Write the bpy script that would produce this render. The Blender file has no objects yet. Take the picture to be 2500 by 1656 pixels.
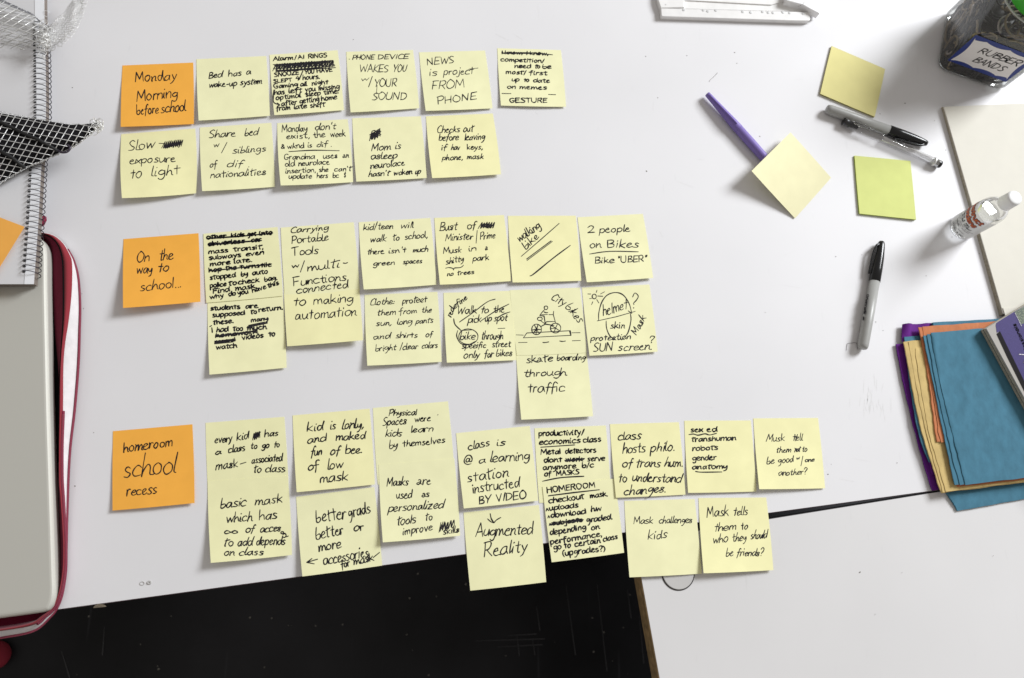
import bpy, math, random
from mathutils import Vector, Matrix, noise
random.seed(7)
S = bpy.context.scene
COL = S.collection

# ------------------------------------------------------------------ camera
FPX, TX, TY, HC = 1900.0, 0.25271945, -0.12984, 0.8010242      # focal length in photo pixels, tilts, height over the table
cam = bpy.data.objects.new('camera', bpy.data.cameras.new('camera'))
COL.objects.link(cam)
cam.location = (0, 0, HC); cam.rotation_euler = (TX, TY, 0)
cam.data.sensor_width = 36.0; cam.data.lens = 36.0 * FPX / 2500.0
cam.data.clip_start = 0.02; cam.data.clip_end = 50
cam.data.dof.use_dof = True; cam.data.dof.focus_distance = 0.82; cam.data.dof.aperture_fstop = 7.0
S.camera = cam

# ------------------------------------------------------------------ light
W = bpy.data.worlds.new('World'); S.world = W; W.use_nodes = True
bg = W.node_tree.nodes['Background']
bg.inputs[0].default_value = (1.0, 0.945, 0.88, 1); bg.inputs[1].default_value = 0.355
def area(name, loc, target, sx, sy, power, color):
    l = bpy.data.lights.new(name, 'AREA'); l.shape = 'RECTANGLE'; l.size = sx; l.size_y = sy
    l.energy = power; l.color = color
    o = bpy.data.objects.new(name, l); COL.objects.link(o); o.location = loc
    o.rotation_euler = (Vector(target) - Vector(loc)).to_track_quat('-Z', 'Y').to_euler()
    return o
LD = Vector((0.842, 0.539, 0)).normalized()
EL = math.radians(32)
TGT = Vector((0.15, 0.25, 0))
LP = TGT + (LD * math.cos(EL) + Vector((0, 0, math.sin(EL)))) * 4.2
area('window_light', LP, TGT, 1.35, 1.35, 219, (0.95, 0.975, 1.0))
vs = S.view_settings
vs.view_transform = 'Standard'; vs.look = 'None'; vs.exposure = 0; vs.gamma = 1

# ------------------------------------------------------------------ geometry helpers
RM = Matrix.Rotation(TY, 3, 'Y') @ Matrix.Rotation(TX, 3, 'X')
def U(p, z=0.0):
    """where the sight line through a photograph pixel meets the height z"""
    d = RM @ Vector(((p[0] - 1250) / FPX, -(p[1] - 828) / FPX, -1.0))
    t = (HC - z) / -d.z
    return Vector((d.x * t, d.y * t, z))
CR = dict(A=(280,120,380/1610), B=(640,110,400/1792), C=(1000,110,400/1901), D=(280,520,420/1606), E=(670,520,420/1689),
          F=(1050,510,400/1608), G=(1230,510,400/2323), H=(1240,680,400/1742), I=(260,1000,460/1803), J=(700,970,440/1533),
          K=(1100,1020,440/1568), L=(1480,1010,560/1996), M=(2200,0,300/1742), N=(1680,100,640/2182), O=(2280,430,220/2029),
          P=(2040,560,180/882), Q=(2160,720,340/969), R=(0,0,300/1425), S=(0,300,300/1176), T=(0,540,300/1023),
          U=(0,1000,400/956), V=(1100,1300,620/2367), W=(1580,0,460/2367), X=(2360,740,140/844), Y=(2140,760,160/1254),
          Z=(0,0,260/2367), g=(2000,250,320/2367), o=(2250,420,250/1032), p=(0,0,1))
def C(c, x, y):
    a = CR[c]; return (a[0] + a[2] * x, a[1] + a[2] * y)
def pts(c, s):
    return [C(c, *map(float, q.split(','))) for q in s.split()]

def tag(o, label=None, cat=None, group=None, kind=None):
    if label: o['label'] = label
    if cat: o['category'] = cat
    if group: o['group'] = group
    if kind: o['kind'] = kind
    return o
def mk(name, vs_, fs, mat, parent=None, smooth=False, origin=None):
    me = bpy.data.meshes.new(name)
    og = Vector(origin) if origin is not None else (parent_world(parent) if parent else Vector((0, 0, 0)))
    me.from_pydata([tuple(Vector(v) - og) for v in vs_], [], fs)
    if smooth:
        me.polygons.foreach_set('use_smooth', [True] * len(me.polygons))
    if isinstance(mat, (list, tuple)):
        for m in mat: me.materials.append(m)
    else: me.materials.append(mat)
    me.update()
    o = bpy.data.objects.new(name, me); COL.objects.link(o)
    if parent: o.parent = parent; o.location = og - parent_world(parent)
    else: o.location = og
    return o
def parent_world(o):
    v = Vector((0, 0, 0))
    while o: v += o.location; o = o.parent
    return v
def empty(name, loc):
    o = bpy.data.objects.new(name, None); COL.objects.link(o); o.location = loc; o.empty_display_size = 0.02
    return o
class MB:
    def __init__(s): s.v = []; s.f = []
    def add(s, vs_, fs):
        n = len(s.v); s.v += [Vector(v) for v in vs_]; s.f += [tuple(i + n for i in f) for f in fs]; return s
    def build(s, name, mat, parent=None, smooth=False, origin=None): return mk(name, s.v, s.f, mat, parent, smooth, origin)
def prism(b, poly, z0, z1):
    """poly: world xy points, counter-clockwise or not"""
    n = len(poly)
    a = sum(poly[i][0] * poly[(i + 1) % n][1] - poly[(i + 1) % n][0] * poly[i][1] for i in range(n))
    if a < 0: poly = poly[::-1]
    v = [(p[0], p[1], z0) for p in poly] + [(p[0], p[1], z1) for p in poly]
    f = [tuple(range(n - 1, -1, -1)), tuple(range(n, 2 * n))] + [(i, (i + 1) % n, n + (i + 1) % n, n + i) for i in range(n)]
    return b.add(v, f)
def bev_prism(b, poly, z0, z1, r):
    """prism whose upper rim is rounded by r"""
    n = len(poly)
    a = sum(poly[i][0] * poly[(i + 1) % n][1] - poly[(i + 1) % n][0] * poly[i][1] for i in range(n))
    if a < 0: poly = poly[::-1]
    P = [Vector((p[0], p[1])) for p in poly]
    nr = []
    for i in range(n):
        e0 = (P[i] - P[i - 1]).normalized(); e1 = (P[(i + 1) % n] - P[i]).normalized()
        m = Vector((-(e0.y + e1.y), e0.x + e1.x)); 
        m = m.normalized() if m.length > 1e-6 else Vector((-e0.y, e0.x))
        k = max(0.35, m.dot(Vector((-e0.y, e0.x)))); nr.append(m / k)
    rings = [(0, z0), (0, z1 - r)] + [(r * (1 - math.cos(t)), z1 - r + r * math.sin(t)) for t in (0.4, 0.8, 1.2, math.pi / 2)]
    v = []
    for d, z in rings: v += [(P[i].x + nr[i].x * d, P[i].y + nr[i].y * d, z) for i in range(n)]
    f = [tuple(range(n - 1, -1, -1)), tuple(range((len(rings) - 1) * n, len(rings) * n))]
    for k in range(len(rings) - 1):
        f += [(k * n + i, k * n + (i + 1) % n, (k + 1) * n + (i + 1) % n, (k + 1) * n + i) for i in range(n)]
    return b.add(v, f)
def smooth_line(p, k=5, closed=False):
    """Catmull-Rom through points (tuples of any length)"""
    if len(p) < 3: return [tuple(q) for q in p]
    out = []; n = len(p)
    g = (lambda i: p[i % n]) if closed else (lambda i: p[max(0, min(n - 1, i))])
    for i in range(n if closed else n - 1):
        a, b_, c, d = g(i - 1), g(i), g(i + 1), g(i + 2)
        for j in range(k):
            t = j / k
            out.append(tuple(0.5 * (2 * b_[m] + (c[m] - a[m]) * t + (2 * a[m] - 5 * b_[m] + 4 * c[m] - d[m]) * t * t
                       + (3 * b_[m] - a[m] - 3 * c[m] + d[m]) * t ** 3) for m in range(len(b_))))
    if not closed: out.append(tuple(p[-1]))
    return out
def tube(b, path, r, n=6, closed=False, caps=True):
    path = [Vector(q) for q in path]; m = len(path)
    if m < 2: return b
    base = len(b.v); rr = r if callable(r) else (lambda t: r)
    up = None
    for i, q in enumerate(path):
        t = (path[(i + 1) % m] - path[i - 1]) if closed else (path[min(i + 1, m - 1)] - path[max(i - 1, 0)])
        t = t.normalized() if t.length > 1e-9 else Vector((1, 0, 0))
        if up is None: up = t.orthogonal().normalized()
        up = (up - t * up.dot(t)); up = up.normalized() if up.length > 1e-6 else t.orthogonal().normalized()
        s = t.cross(up); R_ = rr(i / max(1, m - 1))
        for k in range(n):
            a = 2 * math.pi * k / n
            b.v.append(q + (up * math.cos(a) + s * math.sin(a)) * R_)
    for i in range(m if closed else m - 1):
        for k in range(n):
            j = (i + 1) % m
            b.f.append((base + i * n + k, base + i * n + (k + 1) % n, base + j * n + (k + 1) % n, base + j * n + k))
    if caps and not closed:
        b.f.append(tuple(base + k for k in range(n - 1, -1, -1))); b.f.append(tuple(base + (m - 1) * n + k for k in range(n)))
    return b
def lathe(b, A, D, prof, n=28, up=Vector((0, 0, 1))):
    """profile [(distance along D, radius)] round the axis through A"""
    D = D.normalized(); s = D.cross(up).normalized() if abs(D.dot(up)) < 0.99 else Vector((1, 0, 0)); u = s.cross(D).normalized()
    base = len(b.v)
    for t, r in prof:
        for k in range(n):
            a = 2 * math.pi * k / n
            b.v.append(A + D * t + (s * math.cos(a) + u * math.sin(a)) * r)
    for i in range(len(prof) - 1):
        for k in range(n):
            b.f.append((base + i * n + k, base + i * n + (k + 1) % n, base + (i + 1) * n + (k + 1) % n, base + (i + 1) * n + k))
    b.f.append(tuple(base + k for k in range(n - 1, -1, -1))); b.f.append(tuple(base + (len(prof) - 1) * n + k for k in range(n)))
    return b
def offset_loft(b, rails, close=False):
    """quads between rows of equal-length point lists"""
    base = len(b.v); n = len(rails[0])
    for r in rails: b.v += [Vector(q) for q in r]
    for i in range(len(rails) - 1):
        for k in range(n - 1):
            b.f.append((base + i * n + k, base + i * n + k + 1, base + (i + 1) * n + k + 1, base + (i + 1) * n + k))
    return b
def resample(p, n):
    p = [Vector(q) for q in p]; L = [0]
    for i in range(1, len(p)): L.append(L[-1] + (p[i] - p[i - 1]).length)
    out = []; j = 0
    for i in range(n):
        d = L[-1] * i / (n - 1)
        while j < len(p) - 2 and L[j + 1] < d: j += 1
        t = (d - L[j]) / max(1e-9, L[j + 1] - L[j]); out.append(p[j].lerp(p[j + 1], min(1, t)))
    return out

# ------------------------------------------------------------------ materials
def mat(name, color, rough=0.6, metal=0.0, spec=0.5, trans=0.0, ior=1.45, coat=0.0, noise_=None, bump=None, sub=0.0, alpha=1.0, sheen=0.0):
    """noise_ = (scale, amount, detail) colour variation; bump = (scale, strength, distance)"""
    m = bpy.data.materials.new(name); m.use_nodes = True; nt = m.node_tree; N = nt.nodes; Lk = nt.links
    p = N['Principled BSDF']
    p.inputs['Base Color'].default_value = (*color, 1); p.inputs['Roughness'].default_value = rough
    p.inputs['Metallic'].default_value = metal; p.inputs['Specular IOR Level'].default_value = spec
    p.inputs['Transmission Weight'].default_value = trans; p.inputs['IOR'].default_value = ior
    p.inputs['Coat Weight'].default_value = coat; p.inputs['Alpha'].default_value = alpha
    p.inputs['Sheen Weight'].default_value = sheen
    if noise_ or bump:
        tc = N.new('ShaderNodeTexCoord')
    if noise_:
        nz = N.new('ShaderNodeTexNoise'); nz.inputs['Scale'].default_value = noise_[0]; nz.inputs['Detail'].default_value = noise_[2]
        Lk.new(tc.outputs['Object'], nz.inputs['Vector'])
        rp = N.new('ShaderNodeMapRange'); rp.inputs[1].default_value = 0.3; rp.inputs[2].default_value = 0.7
        rp.inputs[3].default_value = 1 - noise_[1]; rp.inputs[4].default_value = 1 + noise_[1]
        Lk.new(nz.outputs['Fac'], rp.inputs[0])
        mx = N.new('ShaderNodeVectorMath'); mx.operation = 'SCALE'; mx.inputs[0].default_value = color
        Lk.new(rp.outputs[0], mx.inputs['Scale']); Lk.new(mx.outputs[0], p.inputs['Base Color'])
    if bump:
        nb = N.new('ShaderNodeTexNoise'); nb.inputs['Scale'].default_value = bump[0]; nb.inputs['Detail'].default_value = 4
        Lk.new(tc.outputs['Object'], nb.inputs['Vector'])
        bp = N.new('ShaderNodeBump'); bp.inputs['Strength'].default_value = bump[1]; bp.inputs['Distance'].default_value = bump[2]
        Lk.new(nb.outputs['Fac'], bp.inputs['Height']); Lk.new(bp.outputs[0], p.inputs['Normal'])
    return m
def clear_plastic(name, tint, gloss=0.12, rough=0.08, haze=0.0):
    """thin clear sheet: mostly passes light, mirrors a little, may scatter a little"""
    m = bpy.data.materials.new(name); m.use_nodes = True; nt = m.node_tree; N = nt.nodes; Lk = nt.links
    N.remove(N['Principled BSDF']); out = N['Material Output']
    tr = N.new('ShaderNodeBsdfTransparent'); tr.inputs[0].default_value = (*tint, 1)
    gl = N.new('ShaderNodeBsdfGlossy'); gl.inputs['Roughness'].default_value = rough
    lw = N.new('ShaderNodeLayerWeight'); lw.inputs[0].default_value = 0.25
    mr = N.new('ShaderNodeMapRange'); mr.inputs[3].default_value = gloss * 0.4; mr.inputs[4].default_value = min(1, gloss * 5)
    Lk.new(lw.outputs['Fresnel'], mr.inputs[0])
    mx = N.new('ShaderNodeMixShader'); Lk.new(mr.outputs[0], mx.inputs[0]); Lk.new(tr.outputs[0], mx.inputs[1]); Lk.new(gl.outputs[0], mx.inputs[2])
    last = mx
    if haze:
        df = N.new('ShaderNodeBsdfDiffuse'); df.inputs[0].default_value = (0.85, 0.85, 0.85, 1)
        m2 = N.new('ShaderNodeMixShader'); m2.inputs[0].default_value = haze
        Lk.new(mx.outputs[0], m2.inputs[1]); Lk.new(df.outputs[0], m2.inputs[2]); last = m2
    Lk.new(last.outputs[0], out.inputs['Surface'])
    return m
def laminate(name, color):
    m = mat(name, color, 0.48, spec=0.24)
    nt = m.node_tree; N = nt.nodes; Lk = nt.links; p = N['Principled BSDF']
    tc = N.new('ShaderNodeTexCoord')
    a = N.new('ShaderNodeTexNoise'); a.inputs['Scale'].default_value = 5; a.inputs['Detail'].default_value = 6
    Lk.new(tc.outputs['Object'], a.inputs['Vector'])
    r = N.new('ShaderNodeMapRange'); r.inputs[1].default_value = 0.35; r.inputs[2].default_value = 0.7; r.inputs[3].default_value = 0.962; r.inputs[4].default_value = 1.012
    Lk.new(a.outputs['Fac'], r.inputs[0])
    # fine rubbed marks: stretched noise, thresholded
    mp = N.new('ShaderNodeMapping'); mp.inputs['Scale'].default_value = (60, 9, 1); mp.inputs['Rotation'].default_value = (0, 0, 0.5)
    Lk.new(tc.outputs['Object'], mp.inputs[0])
    s = N.new('ShaderNodeTexNoise'); s.inputs['Scale'].default_value = 3; s.inputs['Detail'].default_value = 3; Lk.new(mp.outputs[0], s.inputs['Vector'])
    s2 = N.new('ShaderNodeMapRange'); s2.inputs[1].default_value = 0.68; s2.inputs[2].default_value = 0.8; s2.inputs[3].default_value = 1.0; s2.inputs[4].default_value = 0.95
    Lk.new(s.outputs['Fac'], s2.inputs[0])
    mu = N.new('ShaderNodeMath'); mu.operation = 'MULTIPLY'; Lk.new(r.outputs[0], mu.inputs[0]); Lk.new(s2.outputs[0], mu.inputs[1])
    mx = N.new('ShaderNodeVectorMath'); mx.operation = 'SCALE'; mx.inputs[0].default_value = color
    Lk.new(mu.outputs[0], mx.inputs['Scale']); Lk.new(mx.outputs[0], p.inputs['Base Color'])
    r2 = N.new('ShaderNodeMapRange'); r2.inputs[3].default_value = 0.40; r2.inputs[4].default_value = 0.52
    Lk.new(a.outputs['Fac'], r2.inputs[0]); Lk.new(r2.outputs[0], p.inputs['Roughness'])
    return m
M_TABLE = laminate('white_laminate', (0.795, 0.788, 0.805))
M_TABLE2 = laminate('dimmed_white_laminate', (0.735, 0.725, 0.728))  # darker than the main table: lower-right light falloff put into the base colour
M_EDGE = mat('dark_edge_band', (0.03, 0.028, 0.03), 0.5)
M_WOODEDGE = mat('chipboard_edge', (0.34, 0.23, 0.11), 0.7, noise_=(160, 0.35, 5), bump=(300, 0.4, 0.0005))
M_FLOOR = None
M_INK = mat('black_marker_ink', (0.017, 0.015, 0.019), 0.6, spec=0.25, noise_=(500, .6, 3))
def paper(name, col, k=0.03):
    return mat(name, col, 0.85, spec=0.15, noise_=(55, k, 6), bump=(900, 0.06, 0.0002))
M_YEL = paper('canary_note_paper', (0.90, 0.88, 0.54))
YELS = [M_YEL, paper('canary_note_paper_paler', (0.89, 0.875, 0.545)), paper('canary_note_paper_warmer', (0.905, 0.87, 0.495))]  # paper tones differ from note to note, standing in for uneven light
M_YEL2 = paper('canary_note_paper_duller', (0.88, 0.86, 0.515))
M_ORG = paper('orange_note_paper', (0.95, 0.46, 0.075))
M_GRN = paper('lime_note_paper', (0.68, 0.73, 0.27))
M_YPAD = paper('pad_note_paper', (0.78, 0.72, 0.33))
M_CREAM = paper('cream_card', (0.745, 0.72, 0.645), 0.015)
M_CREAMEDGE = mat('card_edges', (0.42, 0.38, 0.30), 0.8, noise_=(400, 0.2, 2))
M_STEEL = mat('brushed_steel', (0.66, 0.65, 0.64), 0.4, metal=0.35, bump=(500, 0.08, 0.0002))
M_BLACKP = mat('black_plastic', (0.010, 0.010, 0.011), 0.22, spec=0.5)
M_GREYP = mat('grey_plastic', (0.36, 0.36, 0.345), 0.38, spec=0.5, noise_=(200, 0.03, 2))
M_PURPLEP = mat('purple_plastic', (0.215, 0.155, 0.46), 0.5, spec=0.4, bump=(700, 0.05, 0.0002))
M_WIRE = mat('dark_wire', (0.035, 0.03, 0.05), 0.35, metal=0.6)
M_SILVERW = mat('silver_wire', (0.82, 0.82, 0.81), 0.35, metal=0.45)
M_SILVERD = mat('dull_silver_wire', (0.55, 0.55, 0.52), 0.35, metal=0.6)

# ------------------------------------------------------------------ floor and tables
def floor_mat():
    m = mat('dark_floor', (0.010, 0.010, 0.011), 0.5, spec=0.25); nt = m.node_tree; N = nt.nodes; Lk = nt.links; p = N['Principled BSDF']
    tc = N.new('ShaderNodeTexCoord')
    a = N.new('ShaderNodeTexNoise'); a.inputs['Scale'].default_value = 2.2; a.inputs['Detail'].default_value = 5; Lk.new(tc.outputs['Object'], a.inputs['Vector'])
    r = N.new('ShaderNodeMapRange'); r.inputs[1].default_value = 0.35; r.inputs[2].default_value = 0.75; r.inputs[3].default_value = 0.5; r.inputs[4].default_value = 3.5; Lk.new(a.outputs['Fac'], r.inputs[0])
    mp = N.new('ShaderNodeMapping'); mp.inputs['Scale'].default_value = (38, 1.1, 1); mp.inputs['Rotation'].default_value = (0, 0, 0.07); Lk.new(tc.outputs['Object'], mp.inputs[0])
    s = N.new('ShaderNodeTexNoise'); s.inputs['Scale'].default_value = 1.5; s.inputs['Detail'].default_value = 2; Lk.new(mp.outputs[0], s.inputs['Vector'])
    q = N.new('ShaderNodeMapRange'); q.inputs[1].default_value = 0.66; q.inputs[2].default_value = 0.74; q.inputs[3].default_value = 0; q.inputs[4].default_value = 5.0; Lk.new(s.outputs['Fac'], q.inputs[0])
    ad = N.new('ShaderNodeMath'); Lk.new(r.outputs[0], ad.inputs[0]); Lk.new(q.outputs[0], ad.inputs[1])
    mx = N.new('ShaderNodeVectorMath'); mx.operation = 'SCALE'; mx.inputs[0].default_value = (0.010, 0.010, 0.0115)
    Lk.new(ad.outputs[0], mx.inputs['Scale']); Lk.new(mx.outputs[0], p.inputs['Base Color'])
    return m
FZ = -0.72
tag(mk('floor', [(-4, -4, FZ), (4, -4, FZ), (4, 4, FZ), (-4, 4, FZ)], [(0, 1, 2, 3)], floor_mat()), kind='structure')

b = MB(); rf = random.Random(2)
for _ in range(34):
    p = (rf.uniform(60, 1600), rf.uniform(1380, 1660)); q = U(p, FZ + .001); r = rf.uniform(.0006, .0020)
    b.add([q + Vector((r * math.cos(a) * rf.uniform(.5, 1.6), r * math.sin(a), 0)) for a in (0, 1.2, 2.4, 3.6, 4.8)], [(0, 1, 2, 3, 4)])
tag(b.build('floor_dust', mat('pale_dust', (.20, .19, .17), .9)), 'pale dust specks on the dark floor', kind='stuff')
b = MB()
for (xa, ya, xb, yb) in ((1382, 1430, 1405, 1600), (1458, 1428, 1482, 1640), (1532, 1440, 1541, 1510), (1560, 1500, 1572, 1620), (1310, 1480, 1318, 1540), (1160, 1565, 1330, 1560), (1215, 1580, 1325, 1574), (1240, 1552, 1310, 1548), (1262, 1552, 1268, 1602), (1300, 1560, 1306, 1600), (255, 1530, 250, 1600), (150, 1590, 170, 1655)):
    A_, B_ = U((xa, ya), FZ + .0012), U((xb, yb), FZ + .0012); d_ = (B_ - A_).normalized(); s_ = Vector((-d_.y, d_.x, 0)) * .0007
    b.add([A_ - s_ * .3, B_ - s_, B_ + s_, A_ + s_ * .3], [(0, 1, 2, 3)])
tag(b.build('floor_scratches', mat('scratch', (.075, .075, .08), .6)), 'faint scratches across the dark floor', kind='stuff')

# big table: everything above the front edge line
e0 = U((-700, 1602)); e1 = U((1703, 1287.8)); e2 = U((2600, 1154))
ed = (e2 - e0).normalized(); el = e0 + ed * -0.4; er = e2 + ed * 0.6
TH = 0.026
tbl = empty('white_table', (0.2, 0.5, -TH))
tag(tbl, 'large white laminate table that carries most of the notes', 'table')
nrm = Vector((-ed.y, ed.x, 0))
poly = [el, er, er + nrm * 1.5, el + nrm * 1.5]
b = MB(); prism(b, [(q.x, q.y) for q in poly], -TH, 0.0)
b.build('table_top', M_TABLE, tbl)
b = MB(); q0 = el - nrm * 0.0006; q1 = er - nrm * 0.0006
prism(b, [(q0.x, q0.y), (q1.x, q1.y), ((er - nrm * 0.00005).x, (er - nrm * 0.00005).y), ((el - nrm * 0.00005).x, (el - nrm * 0.00005).y)], -TH + 0.001, -0.0006)
b.build('edge_band', mat('edge_band_plum', (0.10, 0.05, 0.06), 0.5), tbl)
b = MB()   # under-frame rail, seen only from other places
for k in (0.35, 1.25):
    a0 = el + nrm * k; a1 = er + nrm * k
    prism(b, [((a0).x, a0.y), (a1.x, a1.y), ((a1 + nrm * .05).x, (a1 + nrm * .05).y), ((a0 + nrm * .05).x, (a0 + nrm * .05).y)], -TH - 0.04, -TH)
b.build('rail', M_EDGE, tbl)
for t_ in (0.06, 0.94):
    for k in (0.37, 1.27):
        a0 = el.lerp(er, t_) + nrm * k; b = MB(); lathe(b, Vector((a0.x, a0.y, FZ)), Vector((0, 0, 1)), [(0, .022), (-FZ - TH - 0.04, .022)], 14)
        b.build('leg', M_EDGE, tbl)
# chipped brown spot on the front edge
c0 = U(C('U', 545, 1152)); c1 = U(C('U', 612, 1146))
b = MB(); cp = []
for k in range(9):
    t_ = k / 8; q = c0.lerp(c1, t_) + nrm * (0.0032 * math.sin(math.pi * t_) ** .6 - 0.0009); cp.append((q.x, q.y))
prism(b, cp, -0.004, 0.0006)
b.build('chipped_edge', mat('bare_chipboard', (0.17, 0.14, 0.10), 0.9, noise_=(900, .4, 3)), tbl)
# scuffs on the laminate
b = MB(); rf = random.Random(12)
def scuff(p0, p1, w_):
    A_, B_ = U(p0, .00006), U(p1, .00006); d_ = (B_ - A_).normalized(); s_ = Vector((-d_.y, d_.x, 0)) * w_
    b.add([A_, A_.lerp(B_, .5) - s_, B_, A_.lerp(B_, .5) + s_], [(0, 1, 2, 3)])
for _ in range(26):
    x, y = 2130 + rf.gauss(0, 22), 985 + rf.gauss(0, 30); scuff((x, y), (x + rf.uniform(-8, 8), y + rf.choice((-1, 1)) * rf.uniform(12, 40)), .00025)
for _ in range(40):
    x, y = rf.uniform(220, 2400), rf.uniform(30, 1250); an = rf.uniform(0, 6.28); l_ = rf.uniform(12, 60); scuff((x, y), (x + l_ * math.cos(an), y + l_ * math.sin(an)), rf.uniform(.00008, .0002))
o = b.build('scuffs', mat('scuffed_laminate', (.74, .735, .73), .7), tbl); o['kind'] = 'stuff'
# screw marks
for (sx, sy, r_, w_) in ((830, 1015, .0020, .0004), (872, 1010, .0014, .0009)):
    q = U(C('U', sx, sy)); b = MB()
    tube(b, [(q.x + r_ * math.cos(a * .63), q.y + r_ * .8 * math.sin(a * .63), 0.0001) for a in range(10)], w_, 5, closed=True)
    b.build('screw_mark', mat('grey_mark', (0.50, 0.49, 0.48), 0.8), tbl)

# side table at the lower right, its left edge runs down the picture
s0 = U((1566, 1408.7)); s1 = U((1610.8, 1656)); sd = (s1 - s0).normalized()
gap0 = U((1703, 1296.2)); gap1 = U((2040, 1242)); gd = (gap1 - gap0).normalized()
# corner = intersection
den = sd.x * gd.y - sd.y * gd.x
tt = ((gap0.x - s0.x) * gd.y - (gap0.y - s0.y) * gd.x) / den
cor = s0 + sd * tt
T2 = 0.027
st = empty('side_table', (cor.x + .3, cor.y - .3, -T2))
tag(st, 'second white table with a brown raw edge at the lower right', 'table')
poly = [cor, cor + sd * 0.9, cor + sd * 0.9 + gd * 1.5, cor + gd * 1.5]
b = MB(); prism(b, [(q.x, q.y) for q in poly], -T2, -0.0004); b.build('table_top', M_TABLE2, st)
nn = Vector((sd.y, -sd.x, 0)); nn = -nn if nn.dot(gd) > 0 else nn
b = MB()
for (za, zb, o1) in ((-T2 + .001, -.0200, .0008), (-.0198, -.0110, .0013), (-.0108, -.0010, .0009)):
    a0, a1 = cor + sd * .002, cor + sd * 0.9
    prism(b, [((a0 + nn * o1).x, (a0 + nn * o1).y), ((a1 + nn * o1).x, (a1 + nn * o1).y), ((a1 + nn * .00003).x, (a1 + nn * .00003).y), ((a0 + nn * .00003).x, (a0 + nn * .00003).y)], za, zb)
b.build('edge_band', M_WOODEDGE, st)
b = MB(); up2 = Vector((-gd.y, gd.x, 0))
prism(b, [((cor + up2 * .0007).x, (cor + up2 * .0007).y), ((cor + gd * 1.5 + up2 * .0007).x, (cor + gd * 1.5 + up2 * .0007).y),
          ((cor + gd * 1.5 + up2 * .00003).x, (cor + gd * 1.5 + up2 * .00003).y), ((cor + up2 * .00003).x, (cor + up2 * .00003).y)], -T2 + .001, -.001)
b.build('edge_band', M_EDGE, st)
for (u_, v_) in ((.7, .12), (.7, .8), (1.4, .12), (1.4, .8)):
    a0 = cor + gd * u_ + sd * v_; b = MB(); lathe(b, Vector((a0.x, a0.y, FZ)), Vector((0, 0, 1)), [(0, .022), (-FZ - T2 + .0005, .022)], 14); b.build('leg', M_EDGE, st)
gc = U(C('L', 625, 1384)); gr = 0.0166
b = MB(); lathe(b, Vector((gc.x, gc.y, -.0004)), Vector((0, 0, 1)), [(0, gr + .0011), (.0004, gr + .0011), (.0004, gr + .0001)], 48)
b.build('grommet_ring', M_EDGE, st)
b = MB(); lathe(b, Vector((gc.x, gc.y, -.0004)), Vector((0, 0, 1)), [(.0001, gr), (.0010, gr - .0001), (.0013, gr - .0006), (.00115, gr * .5), (.0011, .001)], 48)
b.build('grommet_cover', M_STEEL, st, smooth=False)

# ------------------------------------------------------------------ handwriting: a one-stroke alphabet
GL = {}
def G(ch, w, s): GL[ch] = (w, [(q[0] == '=', [tuple(map(float, t.split())) for t in q.lstrip('=').split(',')]) for q in s.split(';')])
G('a', 4.8, "4.3 5.2,2.4 6,.6 4.2,.3 1.6,1.5 .1,3.2 1.4,4.3 5.2,4.3 1.8,5.1 .2")
G('b', 4.4, "=.6 10,.5 .4;.5 3.2,1.8 5.6,3.8 5.4,4.3 2.6,2.8 .2,.5 .5")
G('c', 4.3, "4.2 4.8,2.8 6,.9 4.8,.3 2.4,1.4 .2,4.3 .8")
G('d', 4.8, "4.1 5,2.4 6,.6 4.2,.3 1.6,1.6 .1,3.2 1.2,4.4 4;=4.7 10,4.4 .2")
G('e', 4.2, ".6 2.8,3 3.4,3.9 4.8,2.6 6,.8 4.6,.4 2.2,1.6 .2,4.2 1")
G('f', 3.5, "4.1 9.2,3 10,1.9 8.4,1.6 3,1.3 -2.5;=-.2 5.4,3.6 5.9")
G('g', 4.6, "4.2 5,2.4 6,.7 4.4,.6 2.2,2 1.2,3.8 2.6,4.4 5.6;4.4 5.8,4.3 0,3.4 -3.4,1.6 -3.8,.4 -2.6")
G('h', 4.3, "=.7 10,.4 0;.5 3,2.2 5.8,3.6 5,3.8 2.6,4 .1")
G('i', 1.6, "=.8 6,.7 .1;=.9 8.1,1.1 8.8")
G('j', 2, "1.6 6,1.5 -1,.8 -3.6,-.8 -3.4;=1.8 8.1,1.9 8.8")
G('k', 4.2, "=.6 10,.5 0;=4 6.2,.8 2.8,4.2 0")
G('l', 1.4, "=.8 10,.7 .1")
G('m', 6.2, "=.5 6,.4 0;.5 3.6,2 6,2.9 5,3 .2;3 3.6,4.6 6,5.6 5,5.8 .1")
G('n', 4.2, "=.5 6,.4 0;.5 3.4,2.2 6,3.5 5,3.8 .1")
G('o', 4.4, "2.4 6,.7 4.8,.4 2.2,1.8 .1,3.8 1.4,4.1 4.4,2.4 6,1.6 5.8")
G('p', 4.3, "=.7 6,.3 -4;.6 4,2 6,4 5.2,4 2.4,2.2 .3,.5 1.4")
G('q', 4.6, "4.2 5,2.4 6,.7 4.4,.6 2.2,2 1.2,3.8 2.6,4.4 5.6;=4.4 5.8,4.2 -4")
G('r', 3.3, "=.6 6,.5 0;.6 3.4,1.8 5.6,3.4 5.6")
G('s', 3.8, "3.6 5.4,2 6,.8 4.8,2 3.2,3.4 1.8,2.4 .2,.3 .5")
G('t', 3.4, "2 9,1.7 2,2.4 .2,3.4 .6;=.1 6.2,3.6 6.6")
G('u', 4.5, ".5 6,.4 2,1.6 .1,3.4 1.6,4 6;=4 6,4.2 .2")
G('v', 4.1, "=.2 6,1.9 .1,4 6.2")
G('w', 5.9, "=.2 6,1.4 .1,2.9 5,4.3 .2,5.8 6.2")
G('x', 4.2, "=.3 6,4 0;=4 6,.2 0")
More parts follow.
